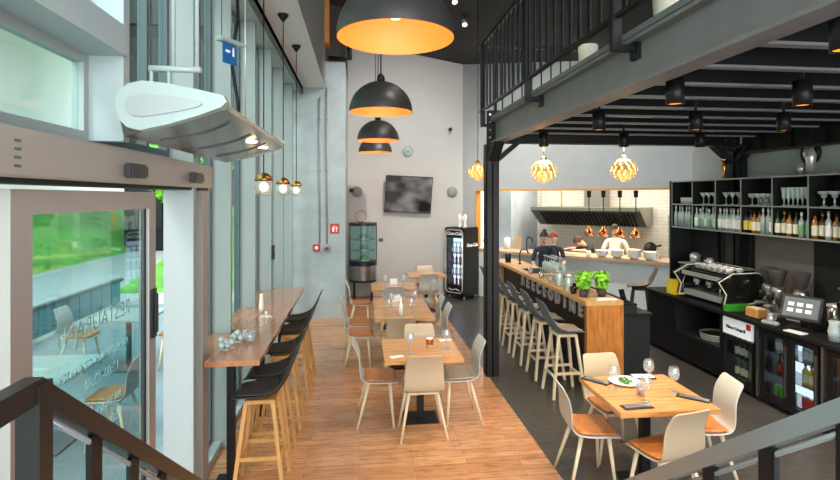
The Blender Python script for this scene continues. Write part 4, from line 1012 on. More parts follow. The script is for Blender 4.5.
# espresso machine
t = thing('espresso_machine', 'large dark espresso machine with pale rimmed side wings on the back bar', 'espresso machine', (4.93, 6.6, .921)); t.scale = (.88,) * 3
MB().box(-.26, .30, -.5, .5, .05, .14, .01).build('drip_base', 'steel', t)
MB().box(-.02, .30, -.5, .5, .14, .46, .01).build('body', 'black_metal', t)
MB().prism([(-.30, .36), (-.30, .46), (-.2, .5), (.3, .5), (.3, .46), (-.02, .44), (-.06, .36)], 'y', -.5, .5).build('top_hood', 'bottle_dark', t)
MB().box(-.306, -.3, -.48, .48, .38, .45).build('front_strip', 'steel', t)
wing = [(-.34, .05), (-.24, .05), (.1, .08), (.30, .14), (.36, .44), (.2, .53), (-.2, .52), (-.42, .40), (-.30, .22)]
for yy in (-.56, .5):
    MB().prism(wing, 'y', yy, yy + .06).build('side_wing', 'bottle_dark', t)
    m = MB(); q = [(x, yy - .004, z) for x, z in wing]; m.tube(q + [q[0]], .009, 8); m.build('wing_rim', 'label_cream', t)
for k in range(3):
    y = -.3 + k * .3; m = MB(); m.lathe([(0, .33), (.05, .33), (.05, .27), (.035, .26), (0, .26)], (-.16, y, 0), 16); m.build('group_head', 'steel', t)
    MB().tube([(-.19, y, .255), (-.36, y, .235)], .014, 8).build('portafilter_handle', 'black_metal', t)
    MB().lathe([(0, .225), (.03, .225), (.034, .26), (0, .26)], (-.16, y, 0), 14).build('basket', 'steel', t)
for y in (-.44, .44): MB().tube([(-.27, y, .36), (-.31, y, .26), (-.3, y, .16)], .007, 6).build('steam_wand', 'steel', t)
for y in (-.47, .47):
    for x in (-.2, .25): MB().lathe([(0, 0), (.03, 0), (.03, .05), (0, .05)], (x, y, 0), 12).build('foot', 'black_metal', t)
MB().tube([(-.2, -.45, .56), (-.2, .45, .56), (.26, .45, .56), (.26, -.45, .56), (-.2, -.45, .56)], .008, 6).build('cup_rail', 'steel', t)
MB().box(-.36, .0, -.66, -.58, .0, .09).build('knock_box', 'green', t)
def make_cup():
    t = thing('coffee_cup', 'x', 'cup'); MB().lathe([(0, .006), (.02, .006), (.036, .06), (.04, .06), (.024, 0), (0, 0)], seg=16).build('body', 'white_gloss', t); MB().tube([(.036, 0, .05), (.058, 0, .045), (.055, 0, .022), (.03, 0, .016)], .005, 6).build('handle', 'white_gloss', t); return t
cup = Series(make_cup)
for r_ in range(2):
    for i in range(6 - r_): cup((4.84 + r_ * .15, 6.29 + i * .125, .921 + .442), i * .7, f'white coffee cup on the espresso machine, {ORD[i]} from its near end, {"front" if r_ == 0 else "wall"} row', 'cups on the espresso machine')
t = thing('tea_kettle', 'steel kettle on top of the far end of the espresso machine', 'kettle', (5.01, 6.89, .921 + .442)); MB().lathe([(0, 0), (.06, 0), (.05, .11), (.03, .13), (0, .135)], seg=18).build('body', 'steel', t); MB().tube([(-.045, 0, .04), (-.09, 0, .1)], .01, 8).build('spout', 'steel', t); MB().tube([(.04, 0, .11), (.09, 0, .1), (.09, 0, .04), (.055, 0, .03)], .008, 6).build('handle', 'black_metal', t)
def make_grinder():
    t = thing('coffee_grinder', 'x', 'coffee grinder')
    MB().box(-.1, .12, -.085, .085, 0, .05, .01).build('base', 'plastic_grey', t)
    MB().lathe([(0, .05), (.08, .05), (.08, .32), (.07, .36), (0, .36)], (.03, 0, 0), 20).build('body', 'steel_brushed', t)
    MB().lathe([(.03, .36), (.055, .38), (.1, .54), (.1, .56), (.0, .57)], (.03, 0, 0), 20).build('hopper', 'pier_dark', t)
    MB().lathe([(0, .2), (.03, .2), (.03, .28), (0, .28)], (-.075, 0, 0), 14).build('dosing_chamber', 'plastic_black', t); MB().box(-.14, -.06, -.035, .035, .12, .14).build('fork', 'steel', t)
    return t
gd = Series(make_grinder)
for i, (x, y) in enumerate(((5.1, 5.95), (5.02, 5.72), (5.1, 5.47))): gd((x, y, .921), .1 * i, f'coffee grinder with bean hopper, {ORD[i]} from the espresso machine', 'coffee grinders on the back bar')
t = thing('tea_box', 'bright yellow box at the far end of the back bar', 'box', (4.7, 7.22, .921)); MB().box(-.09, .09, -.1, .1, 0, .21, .005).build('carton', 'yellow', t); MB().box(-.093, -.09, -.06, .06, .05, .15).build('label', 'label_yellow', t)
t = thing('cake_display', 'small steel framed box with cream panel behind the yellow box', 'appliance', (5.12, 7.4, .921)); MB().box(-.15, .15, -.15, .15, .0, .42, .01).build('housing', 'black_metal', t); MB().box(-.155, -.15, -.12, .12, .05, .3).build('front', 'plastic_grey', t); MB().box(-.16, .16, -.16, .16, .42, .44).build('lid', 'steel', t); MB().box(-.158, -.155, -.06, .06, .18, .28).build('label', 'label_yellow', t)
t = thing('blender_jug', 'steel kettle like jug on the framed box at the far end', 'jug', (5.1, 7.35, .921 + .441)); MB().lathe([(0, 0), (.07, 0), (.075, .12), (.05, .15), (0, .16)], seg=18).build('body', 'steel', t); MB().tube([(.07, 0, .1), (.12, 0, .1), (.11, 0, .03), (.07, 0, .02)], .009, 6).build('handle', 'black_metal', t)
t = thing('order_tablet', 'black touchscreen order terminal on a stand on the back bar', 'tablet', (4.84, 5.14, .921), .45); t.scale = (1.15,) * 3
MB().box(-.1, .1, -.12, .12, 0, .02, .004).build('base', 'plastic_black', t); MB().bar((.03, 0, .02), (.0, 0, .16), .05, .02).build('neck', 'plastic_black', t)
mt = Matrix.Translation((-.03, 0, .2)) @ Matrix.Rotation(math.radians(24), 4, 'Y')
m = MB().box(-.012, .012, -.17, .17, -.12, .12, .005); m.bm.transform(mt); m.build('housing', 'plastic_black', t)
m = MB().box(-.0145, -.0122, -.145, .145, -.095, .095); m.bm.transform(mt); m.build('screen', 'shell_grey', t)
m = MB()
for a in range(3):
    for b in range(2): m.box(-.0165, -.0145, -.09 + a * .075, -.04 + a * .075, -.05 + b * .06, -.015 + b * .06)
m.bm.transform(mt); m.build('screen_icon', 'letter_white', t)
t = thing('milk_jug', 'small steel milk jug on the counter before the grinders', 'jug', (4.72, 5.45, .921)); MB().lathe([(0, 0), (.04, 0), (.042, .05), (.03, .09), (.034, .1), (.031, .1), (.026, .09), (0, .02)], seg=18).build('body', 'steel', t); MB().tube([(.03, 0, .085), (.07, 0, .08), (.065, 0, .03), (.04, 0, .02)], .006, 6).build('handle', 'steel', t)
t = thing('wood_box', 'small tan wooden box on the counter before the grinders', 'box', (4.76, 5.72, .921)); MB().box(-.06, .06, -.1, .1, 0, .1, .004).build('box', 'stool_wood', t); MB().box(-.05, .05, -.09, .09, .1, .112).build('lid', 'leg_wood', t)
t = thing('card_reader', 'rounded white card reader on the counter before the touchscreen', 'card reader', (4.64, 5.36, .921), .3); MB().box(-.04, .04, -.09, .09, 0, .04, .014).build('body', 'plastic_white', t); MB().box(-.03, .03, -.02, .05, .04, .043).build('keypad', 'plastic_grey', t)
t = thing('receipt_pad', 'flat white paper pad on the counter below the touchscreen', 'paper', (4.62, 5.0, .921), .2); MB().box(-.05, .05, -.1, .1, 0, .012, .002).build('pad', 'letter_white', t)
t = thing('glass_pitcher', 'clear glass pitcher at the camera end of the back bar', 'pitcher', (4.74, 4.66, .921)); MB().lathe([(0, .006), (.045, .006), (.055, .1), (.04, .17), (.05, .2), (.053, .2), (.044, .17), (.059, .1), (.049, 0), (0, 0)], seg=18).build('body', 'bottle_clear', t); MB().tube([(0, -.045, .17), (0, -.1, .15), (0, -.09, .06), (0, -.055, .05)], .007, 6).build('handle', 'bottle_clear', t)
t = thing('steel_canister', 'brushed steel lidded canister behind the touchscreen', 'canister', (5.12, 5.02, .921)); MB().lathe([(0, 0), (.08, 0), (.08, .26), (0, .26)], seg=22).build('body', 'steel_brushed', t); MB().lathe([(.083, .26), (.083, .28), (.02, .3), (0, .3)], seg=22).build('lid', 'steel', t)
t = thing('blender', 'steel blender with clear jug at the camera end of the back bar', 'blender', (4.98, 4.78, .921)); MB().lathe([(0, 0), (.08, 0), (.07, .14), (0, .14)], seg=18).build('base', 'plastic_grey', t); MB().lathe([(.05, .14), (.07, .36), (.072, .36), (0, .37)], seg=18).build('jug', 'steel_brushed', t)

# ================================================================ KITCHEN BEHIND THE HATCH
def kthing(name, label, cat, s, n, z, r=0, group=None): return thing(name, label, cat, K(s, n, z), KA + r, group)
t = kthing('pass_counter', 'long brown wood pass counter along the kitchen hatch', 'counter', 0, 0, 0)
MB().box(1.0, S1 + .09, -.25, .55, 1.075, 1.14, .004).box(S0 + .03, 1.0, -.02, .55, 1.075, 1.14, .004).build('countertop', 'pass_wood', t)
MB().box(.8, S1 + .1, .48, .52, 0, 1.075).build('front_panel', 'steel_brushed', t)
t = kthing('extractor_hood', 'long steel extractor hood with slatted filters over the kitchen stoves', 'extractor hood', 0, 0, 0)
MB().prism([(1.5, 2.12), (2.65, 2.12), (2.65, 1.68), (2.1, 1.66), (1.5, 2.04)], 'x', 1.1, 3.75).build('canopy', 'hood_steel', t)
m = MB()
for k in range(26):
    s_ = 1.35 + k * .088
    m.bar((s_, 1.56, 1.99), (s_, 2.06, 1.672), .045, .03)
m.build('filter_slat', 'black_matt', t)
MB().box(2.3, 2.75, 2.0, 2.6, 2.12, 3.2).build('duct', 'hood_steel', t)
for s_ in (1.3, 3.5): MB().tube([(s_, 1.7, 2.12), (s_, 1.7, 3.2)], .008, 6).build('suspension_rod', 'steel', t)
t = kthing('gas_pipe', 'thin yellow gas pipe on the tiled kitchen wall', 'pipe', 1.45, 2.672, 2.12); MB().tube([(0, 0, -.5), (0, 0, 1.0)], .018, 8).build('pipe', 'yellow', t); MB().box(-.03, .03, -.03, .026, .3, .33).build('clip', 'steel', t)
t = kthing('kitchen_range', 'steel kitchen range against the tiled back wall', 'kitchen range', 2.6, 2.25, 0); MB().box(-1.6, 1.9, -.35, .4, .1, .9, .005).build('body', 'steel_brushed', t); MB().box(-1.6, 1.9, -.35, .4, .0, .1).build('plinth', 'black_matt', t)
for k in range(4): MB().box(-1.5 + k * .85, -.75 + k * .85, -.36, -.35, .2, .8).build('oven_door', 'black_metal', t)
t = kthing('steel_tower', 'tall pale green glass panel at the end of the kitchen', 'panel', 4.45, 1.6, 0); MB().box(-.12, .12, -.03, .03, 0, 1.95).build('panel', 'pane_door', t); MB().box(-.14, -.12, -.04, .04, 0, 1.97).box(.12, .14, -.04, .04, 0, 1.97).build('frame', 'frame_alu', t)
t = kthing('mixer', 'black and steel slicing machine on the counter behind the bowls', 'slicer', 4.2, .40, 1.141); MB().box(-.2, .2, -.1, .1, 0, .08, .01).build('base', 'steel', t); m = MB().lathe([(0, -.02), (.12, -.02), (.12, .02), (0, .02)], seg=24); m.bm.transform(Matrix.Translation((0, 0, .2)) @ Matrix.Rotation(PI / 2, 4, 'X')); m.build('blade', 'black_metal', t); MB().bar((.0, .05, .2), (.2, .05, .26), .05, .04).build('arm', 'black_metal', t)
# heat lamps
def make_heat():
    t = thing('heat_lamp', 'x', 'heat lamp')
    MB().lathe([(.105, 0), (.107, .02), (.09, .09), (.05, .13), (.03, .15), (.028, .2), (0, .205)], seg=24).build('shade', 'copper', t)
    MB().lathe([(.1, .004), (.085, .085), (.04, .12), (0, .12)], seg=24).build('lining', 'bulb_warm' if 0 else 'brass', t)
    MB().tube([(0, 0, .2), (0, 0, .93)], .011, 8).build('cord', 'black_metal', t); MB().lathe([(0, .80), (.04, .80), (.045, .94), (0, .94)], seg=14).build('cord_reel', 'black_metal', t)
    return t
hl = Series(make_heat)
for i, s_ in enumerate((3.06, 3.36, 3.69, 4.0)):
    hl(K(s_, .1, 1.56), 0, f'copper heat lamp over the pass, {ORD[i]} from the people', 'heat lamps over the pass')
    p = K(s_, .1, 1.58); point('heat_light', p, 5, (1, .7, .4), None, .05)
# bowls and plates on the pass

def make_bowl():
    t = thing('white_bowl', 'x', 'bowl'); MB().lathe([(0, .006), (.05, .006), (.12, .062), (.132, .065), (.135, .062), (.06, 0), (0, 0)], seg=26).build('bowl', 'ceramic_grey', t); MB().lathe([(.05, 0), (.055, -.008), (.06, 0)], seg=20).build('foot', 'ceramic_grey', t); return t
wb_ = Series(make_bowl)
for c_, (s_, n_, cnt) in enumerate(((3.38, -.07, 4), (3.68, -.05, 5), (4.0, -.06, 6), (4.3, -.06, 5))):
    for i in range(cnt): wb_(K(s_, n_, 1.149 + i * .024), 0, f'white bowl, {ORD[i]} from the bottom of the {ORD[c_]} stack from the people on the pass', 'white bowls on the pass')
t = kthing('white_cup', 'small white cup on the pass beside the bending cook', 'cup', 3.12, -.12, 1.141); MB().lathe([(0, 0), (.04, 0), (.05, .12), (.046, .12), (.036, .01), (0, .01)], seg=16).build('body', 'white_gloss', t); MB().tube([(.045, 0, .1), (.08, 0, .09), (.07, 0, .04), (.04, 0, .03)], .006, 6).build('handle', 'white_gloss', t)
t = kthing('chopping_board', 'light wooden chopping board before the bending cook', 'board', 2.62, .12, 1.141); MB().box(-.2, .2, -.12, .12, 0, .025, .005).build('board', 'leg_wood', t); MB().box(-.24, -.2, -.03, .03, 0, .025).build('handle', 'leg_wood', t)
t = kthing('kitchen_tap', 'dark curved kitchen tap at the sink behind the hatch', 'tap', 1.55, .3, 1.141); MB().tube([(0, 0, 0), (0, 0, .22), (.03, -.02, .29), (.09, -.04, .31), (.15, -.05, .28), (.16, -.05, .2)], .014, 8).build('spout', 'black_metal', t); MB().lathe([(0, 0), (.03, 0), (.03, .02), (0, .02)], seg=14).build('base', 'black_metal', t)
t = kthing('paper_roll', 'white paper roll on the counter by the concrete kitchen wall', 'paper roll', 1.05, .3, 1.141); MB().lathe([(0, 0), (.07, 0), (.07, .26), (.02, .26), (0, .25)], seg=18).build('roll', 'letter_white', t); MB().lathe([(0, .26), (.012, .26), (.012, .3), (0, .3)], seg=10).build('spindle', 'steel', t)
t = kthing('cutting_boards', 'brown wooden boards leaning by the kitchen tap', 'board', 1.25, .42, 1.141); MB().hexa([(-.1, -.02, 0), (.1, -.02, 0), (.1, .0, 0), (-.1, .0, 0), (-.1, .05, .3), (.1, .05, .3), (.1, .07, .3), (-.1, .07, .3)]).build('board', 'pass_wood', t)
t['label'] = 'brown wooden board leaning by the kitchen tap'; t.name = 'cutting_board'
t = kthing('potted_fern', 'small green plant on the sill beside the orange wooden jamb', 'plant', .62, .2, 1.141); MB().lathe([(0, 0), (.05, 0), (.065, .1), (.06, .1), (.055, .09), (0, .09)], seg=16).build('pot', 'ceramic_grey', t); m = MB(); rr = random.Random(6)
for k in range(70):
    a = rr.uniform(0, 6.28); r_ = rr.uniform(.03, .17); z = .13 + rr.uniform(0, .18); p = Vector((math.cos(a) * r_, math.sin(a) * r_, z)); u = Vector((math.cos(a), math.sin(a), rr.uniform(-.3, .6))).normalized() * .04; w_ = u.orthogonal().normalized() * .016
    m.face([m.v(*(p - u)), m.v(*(p + w_)), m.v(*(p + u)), m.v(*(p - w_))])
m.build('leaves', 'leaf_dark', t); m = MB()
for k in range(8): a = k * .8; m.tube([(0, 0, .08), (math.cos(a) * .06, math.sin(a) * .06, .2)], .003, 5)
m.build('stem', 'leaf_dark', t)
area('kitchen_ceiling_lamp', K(2.6, 1.2, 3.15), (0, 0, KA), 4.2, 1.2, 95, (1, .93, .82))

# ---------------------------------------------------------------- people
def person(label, loc, rz, bend=0, head_tilt=0, arms=None, top='cloth_white', bottom='cloth_black', hair='hair_brown', hairstyle='short', apron=None, head_yaw=0, size=1.0):
    """one continuous skinned figure; +y is forward. arms: per side (elbow, wrist) relative to the shoulder"""
    t = thing('person', label, 'person', loc, rz); t.scale = (size,) * 3
    cb, sb_ = math.cos(bend), math.sin(bend); hip = Vector((0, 0, .92))
    def T(d): return hip + Vector((0, sb_ * d, cb * d))
    J = []; E_g = []; Rr = []; mat = []
    def add(p, r, par, m_): J.append(Vector(p)); Rr.append(r); mat.append(m_); E_g.append((par, len(J) - 1)) if par is not None else None; return len(J) - 1
    pel = add(hip, (.165, .12), None, 1); wst = add(T(.16), (.145, .105), pel, 0); chs = add(T(.36), (.17, .115), wst, 0); upc = add(T(.49), (.12, .09), chs, 0)
    nk = add(T(.56), (.055, .055), upc, 2)
    hb = bend + head_tilt; hd = Vector((0, math.sin(hb), math.cos(hb))); h0 = T(.60)
    a1 = add(h0 + hd * .03, (.062, .07), nk, 2); a2 = add(h0 + hd * .11 + Vector((0, .012, 0)), (.076, .092), a1, 2); a3 = add(h0 + hd * .19, (.07, .085), a2, 2)
    for i, sx_ in enumerate((-1, 1)):
        hp = add(hip + Vector((sx_ * .1, 0, -.06)), (.1, .1), pel, 1); kn = add(Vector((sx_ * .11, .02, .48)), (.065, .065), hp, 1); an = add(Vector((sx_ * .11, -.03, .09)), (.045, .045), kn, 1); add(Vector((sx_ * .13, .12, .04)), (.04, .035), an, 3)
        sh = add(T(.46) + Vector((sx_ * .185, 0, 0)), (.062, .062), upc, 0)
        el_, wr_ = arms[i]; el = add(J[sh] + Vector(el_), (.044, .044), sh, 0); md = add((J[el] + J[el] + Vector(wr_)) / 2, (.038, .038), el, 2); wr = add(J[el] + Vector(wr_), (.027, .027), md, 2)
        d_ = Vector(wr_).normalized(); sd = d_.cross(Vector((0, 0, 1))); sd = sd.normalized() if sd.length > .1 else Vector((1, 0, 0))
        pm = add(J[wr] + d_ * .06, (.038, .022), wr, 2)
        for q, ln in ((-.028, .06), (-.01, .075), (.01, .07), (.028, .055)):
            f0 = add(J[pm] + sd * q + d_ * .035, (.009, .009), pm, 2); add(J[f0] + d_ * ln * .8 + Vector((0, 0, -.02)), (.0075, .0075), f0, 2)
        th = add(J[wr] + d_ * .04 + sd * (-sx_ * .04), (.011, .011), wr, 2); add(J[th] + d_ * .04, (.009, .009), th, 2)
    bm = bmesh.new(); lay = bm.verts.layers.skin.verify(); V = []
    for p, r in zip(J, Rr):
        v_ = bm.verts.new(p); v_[lay].radius = r; V.append(v_)
    V[0][lay].use_root = True
    for a, b in E_g: bm.edges.new((V[a], V[b]))
    me = bpy.data.meshes.new('skeleton'); bm.to_mesh(me); bm.free()
    o = bpy.data.objects.new('body', me); C.objects.link(o)
    md_ = o.modifiers.new('skin', 'SKIN'); md_.use_smooth_shade = True; md_.branch_smoothing = .4
    ss = o.modifiers.new('sub', 'SUBSURF'); ss.levels = 2; ss.render_levels = 2
    bpy.context.view_layer.update()
    nm = bpy.data.meshes.new_from_object(o.evaluated_get(bpy.context.evaluated_depsgraph_get())); bpy.data.objects.remove(o)
    R3 = Matrix.Rotation(head_yaw, 3, 'Z'); hc = h0 + hd * .12
    fwd = Vector((0, math.cos(hb), -math.sin(hb))); nose = hc + fwd * .098 - hd * .012
    for v_ in nm.vertices:                                   # a nose, brow and chin pulled out of the head
        d2 = (v_.co - nose).length
        if d2 < .045: v_.co += fwd * .024 * (1 - d2 / .045)
        d3 = (v_.co - (hc + fwd * .085 - hd * .085)).length
        if d3 < .05: v_.co += fwd * .014 * (1 - d3 / .05)
    for m_ in (top, bottom, 'skin', 'black_matt'): nm.materials.append(MATS[m_])
    seg = [(a, b) for a, b in E_g]
    for pl_ in nm.polygons:
        c_ = pl_.center; best, bm_ = 1e9, 0
        for a, b in seg:
            ab = J[b] - J[a]; q = max(0, min(1, (c_ - J[a]).dot(ab) / ab.length_squared)); dd = (c_ - J[a] - ab * q).length - Rr[b][0] * .5
            if dd < best: best = dd; bm_ = mat[b] if q > .4 else mat[a]
        pl_.material_index = bm_; pl_.use_smooth = True
    b = bpy.data.objects.new('body', nm); C.objects.link(b); b.parent = t
    side = Vector((1, 0, 0))
    def at(x, y, z): return hc + side * x + fwd * y + hd * z
    # hair: a cap over skull, back and sides
    m = MB(); rows = []
    for i in range(9):
        th = PI * (.02 + .56 * i / 8); row = []
        for k in range(21):
            ph = 2 * PI * k / 20; x, y = math.sin(th) * math.cos(ph), math.sin(th) * math.sin(ph); z = math.cos(th)
            if y > .35 and z < .45: z = max(z, .45); 
            row.append(at(x * .092, y * .112 - .006, z * .125 + .03))
        rows.append(row)
    m.grid(rows)
    if hairstyle == 'bun': m.ball(at(0, -.09, .12), .05, 12)
    if hairstyle == 'long': m.tube([at(0, -.09, .04), at(0, -.12, -.06), at(0, -.10, -.2)], [.06, .055, .02], 10)
    m.build('hair', hair, t)
    for sx_ in (-1, 1):
        MB().ball(at(sx_ * .031, .088, .012), .011, 8).build('eye', 'eye_dark', t)
        m = MB().ball(at(sx_ * .083, -.005, -.005), .024, 8, (.4, .8, 1.2)); m.build('ear', 'skin', t)
    m = MB().tube([at(-.024, .09, -.055), at(0, .098, -.058), at(.024, .09, -.055)], .005, 6); m.build('mouth', 'red_dark', t)
    if apron:
        m = MB(); rows = []
        for z, w_, y in ((.5, .17, .16), (.7, .18, .165), (.92, .175, .15)): rows.append([Vector((w_ * u, y - .05 * abs(u) ** 2, z)) for u in (-1, -.5, 0, .5, 1)])
        for d2, w_ in ((.16, .16), (.34, .12)): rows.append([T(d2) + Vector((w_ * u, cb * (.15 - .03 * u * u), -sb_ * .15)) for u in (-1, -.5, 0, .5, 1)])
        m.grid(rows).build('apron', apron, t, solid=.008)
    return t
down = ((-.05, .1, -.26), (.06, .2, -.04)), ((.05, .1, -.26), (-.06, .2, -.04))
person('person in navy top with dark hair bun working at the far bar end', (3.70, 10.02, 0), PI - .5, .05, .35, down, 'cloth_navy', 'cloth_black', 'hair_black', 'bun', None, 0, .95)
person('person with red hair in a dark top standing before the kitchen pass', (4.04, 10.44, 0), PI - .25, .0, .25, down, 'cloth_black', 'cloth_black', 'hair_red', 'long', None, 0, .92)
person('person in black with brown hair bending low over the pass counter', K(2.98, 1.14, 0), KA + PI - .75, .82, .2, (((-.08, .14, -.03), (.06, .2, .01)), ((.08, .14, -.03), (-.06, .2, .01))), 'cloth_black', 'cloth_black', 'hair_brown', 'short', None, 0, .98)
person('person in white chef jacket with dark hair plating food behind the heat lamps', K(3.33, 1.1, 0), KA + PI + .1, .10, .3, (((-.1, .02, -.24), (-.02, .22, -.02)), ((.1, .02, -.24), (.02, .22, -.02))), 'cloth_white', 'cloth_black', 'hair_black', 'short', 'cloth_white', 0, 1.0)

# ================================================================ THE FAR WALL
YB = 12.4
t = thing('wall_television', 'black flat television tilted on the grey end wall', 'television', (1.15, YB - .03, 2.43))
mt = Matrix.Translation((0, -.14, 0)) @ Matrix.Rotation(math.radians(9), 4, 'X') @ Matrix.Rotation(math.radians(2.6), 4, 'Y')
m = MB().box(-.56, .56, -.03, .03, -.44, .44, .006); m.bm.transform(mt); m.build('housing', 'plastic_black', t)
def tv_mat():
    mm = bpy.data.materials.new('tv_picture'); mm.use_nodes = True; MATS['tv_picture'] = mm; N = mm.node_tree.nodes; L = mm.node_tree.links; p = N['Principled BSDF']; p.inputs['Roughness'].default_value = .15
    tc_ = N.new('ShaderNodeTexCoord'); mp = N.new('ShaderNodeMapping'); mp.inputs['Scale'].default_value = (2.0, 1, 3.2); mp.inputs['Rotation'].default_value = (0, .5, 0); nz = N.new('ShaderNodeTexNoise'); nz.inputs['Scale'].default_value = .9; nz.inputs['Detail'].default_value = 1.5; r = N.new('ShaderNodeValToRGB')
    L.new(tc_.outputs['Object'], mp.inputs[0]); L.new(mp.outputs[0], nz.inputs['Vector']); L.new(nz.outputs['Fac'], r.inputs[0]); r.color_ramp.elements[0].position = .42; r.color_ramp.elements[0].color = (.008, .008, .009, 1); r.color_ramp.elements[1].position = .72; r.color_ramp.elements[1].color = (.3, .3, .31, 1); L.new(r.outputs[0], p.inputs['Base Color'])
tv_mat()
m = MB().box(-.545, .545, -.034, -.0305, -.42, .42); m.bm.transform(mt); m.build('screen', 'tv_picture', t)
MB().box(-.12, .12, -.1, .025, -.1, .1).build('wall_mount', 'black_metal', t)
def make_wspk():
    t = thing('wall_speaker', 'x', 'speaker')
    m = MB().lathe([(0, 0), (.125, 0), (.13, .02), (.12, .045), (0, .05)], seg=28); m.bm.transform(Matrix.Rotation(PI / 2, 4, 'X')); m.build('body', 'plastic_grey', t)
    m = MB().lathe([(0, .052), (.1, .049), (.1, .047), (0, .048)], seg=24); m.bm.transform(Matrix.Rotation(PI / 2, 4, 'X')); m.build('grille', 'plastic_grey', t)
    return t
ws = Series(make_wspk)
ws((-.07, YB - .001, 2.49), 0, 'round grey wall speaker above the rounded display fridge'); ws((2.23, YB - .001, 2.49), 0, 'round grey wall speaker above the black drinks fridge')
t = thing('smoke_detector', 'pale round detector high on the end wall above the television', 'detector', (1.15, YB - .001, 3.47)); m = MB().lathe([(0, 0), (.13, 0), (.13, .05), (.1, .07), (0, .07)], seg=24); m.bm.transform(Matrix.Rotation(PI / 2, 4, 'X')); m.build('body', 'plastic_white', t)
m = MB().lathe([(0, .07), (.03, .07), (.03, .08), (0, .08)], seg=14); m.bm.transform(Matrix.Rotation(PI / 2, 4, 'X')); m.build('sensor', 'plastic_grey', t)
t = thing('security_camera', 'small black security camera on the end wall near the corner', 'camera', (2.2, YB - .001, 4.03)); MB().box(-.04, .04, -.03, 0, -.04, .04).build('bracket', 'plastic_white', t); MB().tube([(0, -.03, 0), (-.05, -.16, -.03)], .035, 12).build('body', 'plastic_black', t)
t = thing('wall_camera', 'dark camera dome beside the concrete pier over the display fridge', 'camera', (-.2, YB - .001, 2.53)); MB().box(-.05, .05, -.02, 0, -.05, .05).build('plate', 'plastic_black', t); MB().ball((0, -.06, 0), .05, 14).build('dome', 'plastic_black', t)
t = thing('wall_socket', 'black socket box low on the end wall beside the display fridge', 'socket', (.5, YB - .001, 1.34 - .0)); MB().box(-.05, .05, -.03, 0, -.04, .04, .006).build('box', 'plastic_black', t); MB().box(-.03, .03, -.034, -.03, -.02, .02).build('cover', 'frame_dark', t)
# display fridge
t = thing('display_fridge', 'round fronted glass display fridge on legs before the end wall', 'display fridge', (.07, 11.85, 0))
R_ = .31
def half(r, z0, z1, seg=20):
    m = MB(); poly = [(r * math.cos(PI + PI * k / seg), r * math.sin(PI + PI * k / seg)) for k in range(seg + 1)] + [(r, .25), (-r, .25)]; return m.prism(poly, 'z', z0, z1)
half(R_, .45, .5).build('bottom_rim', 'plastic_black', t); half(R_ - .005, .5, .82).build('drum', 'steel_brushed', t); half(R_ + .005, .82, .92).build('collar', 'plastic_black', t); half(R_ + .005, 1.72, 1.78).build('top_cap', 'plastic_black', t)
m = MB(); m.grid([[(.3 * math.cos(PI + PI * k / 20), .3 * math.sin(PI + PI * k / 20), z) for k in range(21)] for z in (.92, 1.72)]); m.build('curved_glass', 'pane_door', t)
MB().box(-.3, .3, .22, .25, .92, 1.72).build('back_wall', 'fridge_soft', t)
m = MB()
for a in (-.31, .29, -.06): MB().box(a, a + .025, -.0 if abs(a) > .2 else -.31, .03 if abs(a) > .2 else -.28, .92, 1.72).build('mullion', 'plastic_black', t)
for z in (1.15, 1.4): half(.28, z, z + .01).build('shelf', 'pane_clear', t)
for x in (-.2, .2):
    for y in (-.12, .18): MB().tube([(x, y, 0), (x, y, .45)], .022, 8).build('leg', 'plastic_black', t)
def make_cake():
    t = thing('cake', 'x', 'cake'); MB().lathe([(0, .012), (.1, .012), (.1, .09), (.09, .1), (0, .1)], seg=20).build('sponge', 'label_green', t); MB().lathe([(0, 0), (.13, 0), (.135, .01), (0, .012)], seg=20).build('plate', 'white_gloss', t); return t
ck = Series(make_cake)  # cakes made up; their green stands for a blurred reflection in the glass
for z, d in ((.922, 'bottom'), (1.161, 'middle'), (1.411, 'top')): ck((.09, 11.83, z), 0, f'green iced cake on the {d} shelf of the round display fridge', 'cakes in the display fridge')
t = thing('wire_ornament', 'looped wire ornament on top of the round display fridge', 'ornament', (.02, 11.8, 1.781)); MB().tube([(.12 * math.cos(a), 0, .15 + .13 * math.sin(a)) for a in [2 * PI * k / 20 for k in range(21)]], .012, 6).build('loop', 'brass', t); MB().box(-.05, .05, -.04, .04, 0, .02).build('base', 'black_metal', t)
# drinks fridge, its back to the angled wall, writing on its side
t = thing('drinks_fridge', 'black glass door drinks fridge with white script on its side', 'fridge', (2.40, 11.98, 0), math.radians(-50))
# local: front faces -y ; width x, depth y
w_, dp = .28, .26
m = MB(); m.box(-w_, w_, -dp, -dp + .0, .08, 1.9) if 0 else None
m = MB(); m.box(-w_, -w_ + .03, -dp, dp, .08, 1.66); m.box(w_ - .03, w_, -dp, dp, .08, 1.66); m.box(-w_ + .03, w_ - .03, dp - .03, dp, .08, 1.66); m.box(-w_ + .03, w_ - .03, -dp, dp - .03, .08, .3); m.box(-w_ + .03, w_ - .03, -dp, dp - .03, 1.62, 1.66)
m.build('cabinet', 'plastic_black', t)
MB().box(-w_ + .03, w_ - .03, -.02, 0, .3, 1.62).build('lit_back', 'fridge_glow', t)
for z in (.3, .55, .8, 1.05, 1.3): MB().box(-w_ + .03, w_ - .03, -dp + .03, -.02, z, z + .01).build('shelf', 'steel_brushed', t)
fr = MB(); fr.box(-w_, -w_ + .05, -dp - .04, -dp - .003, .12, 1.64); fr.box(w_ - .05, w_, -dp - .04, -dp - .003, .12, 1.64); fr.box(-w_ + .05, w_ - .05, -dp - .04, -dp - .003, .12, .34); fr.box(-w_ + .05, w_ - .05, -dp - .04, -dp - .003, 1.42, 1.64)
dr = fr.build('door', 'plastic_black', t)
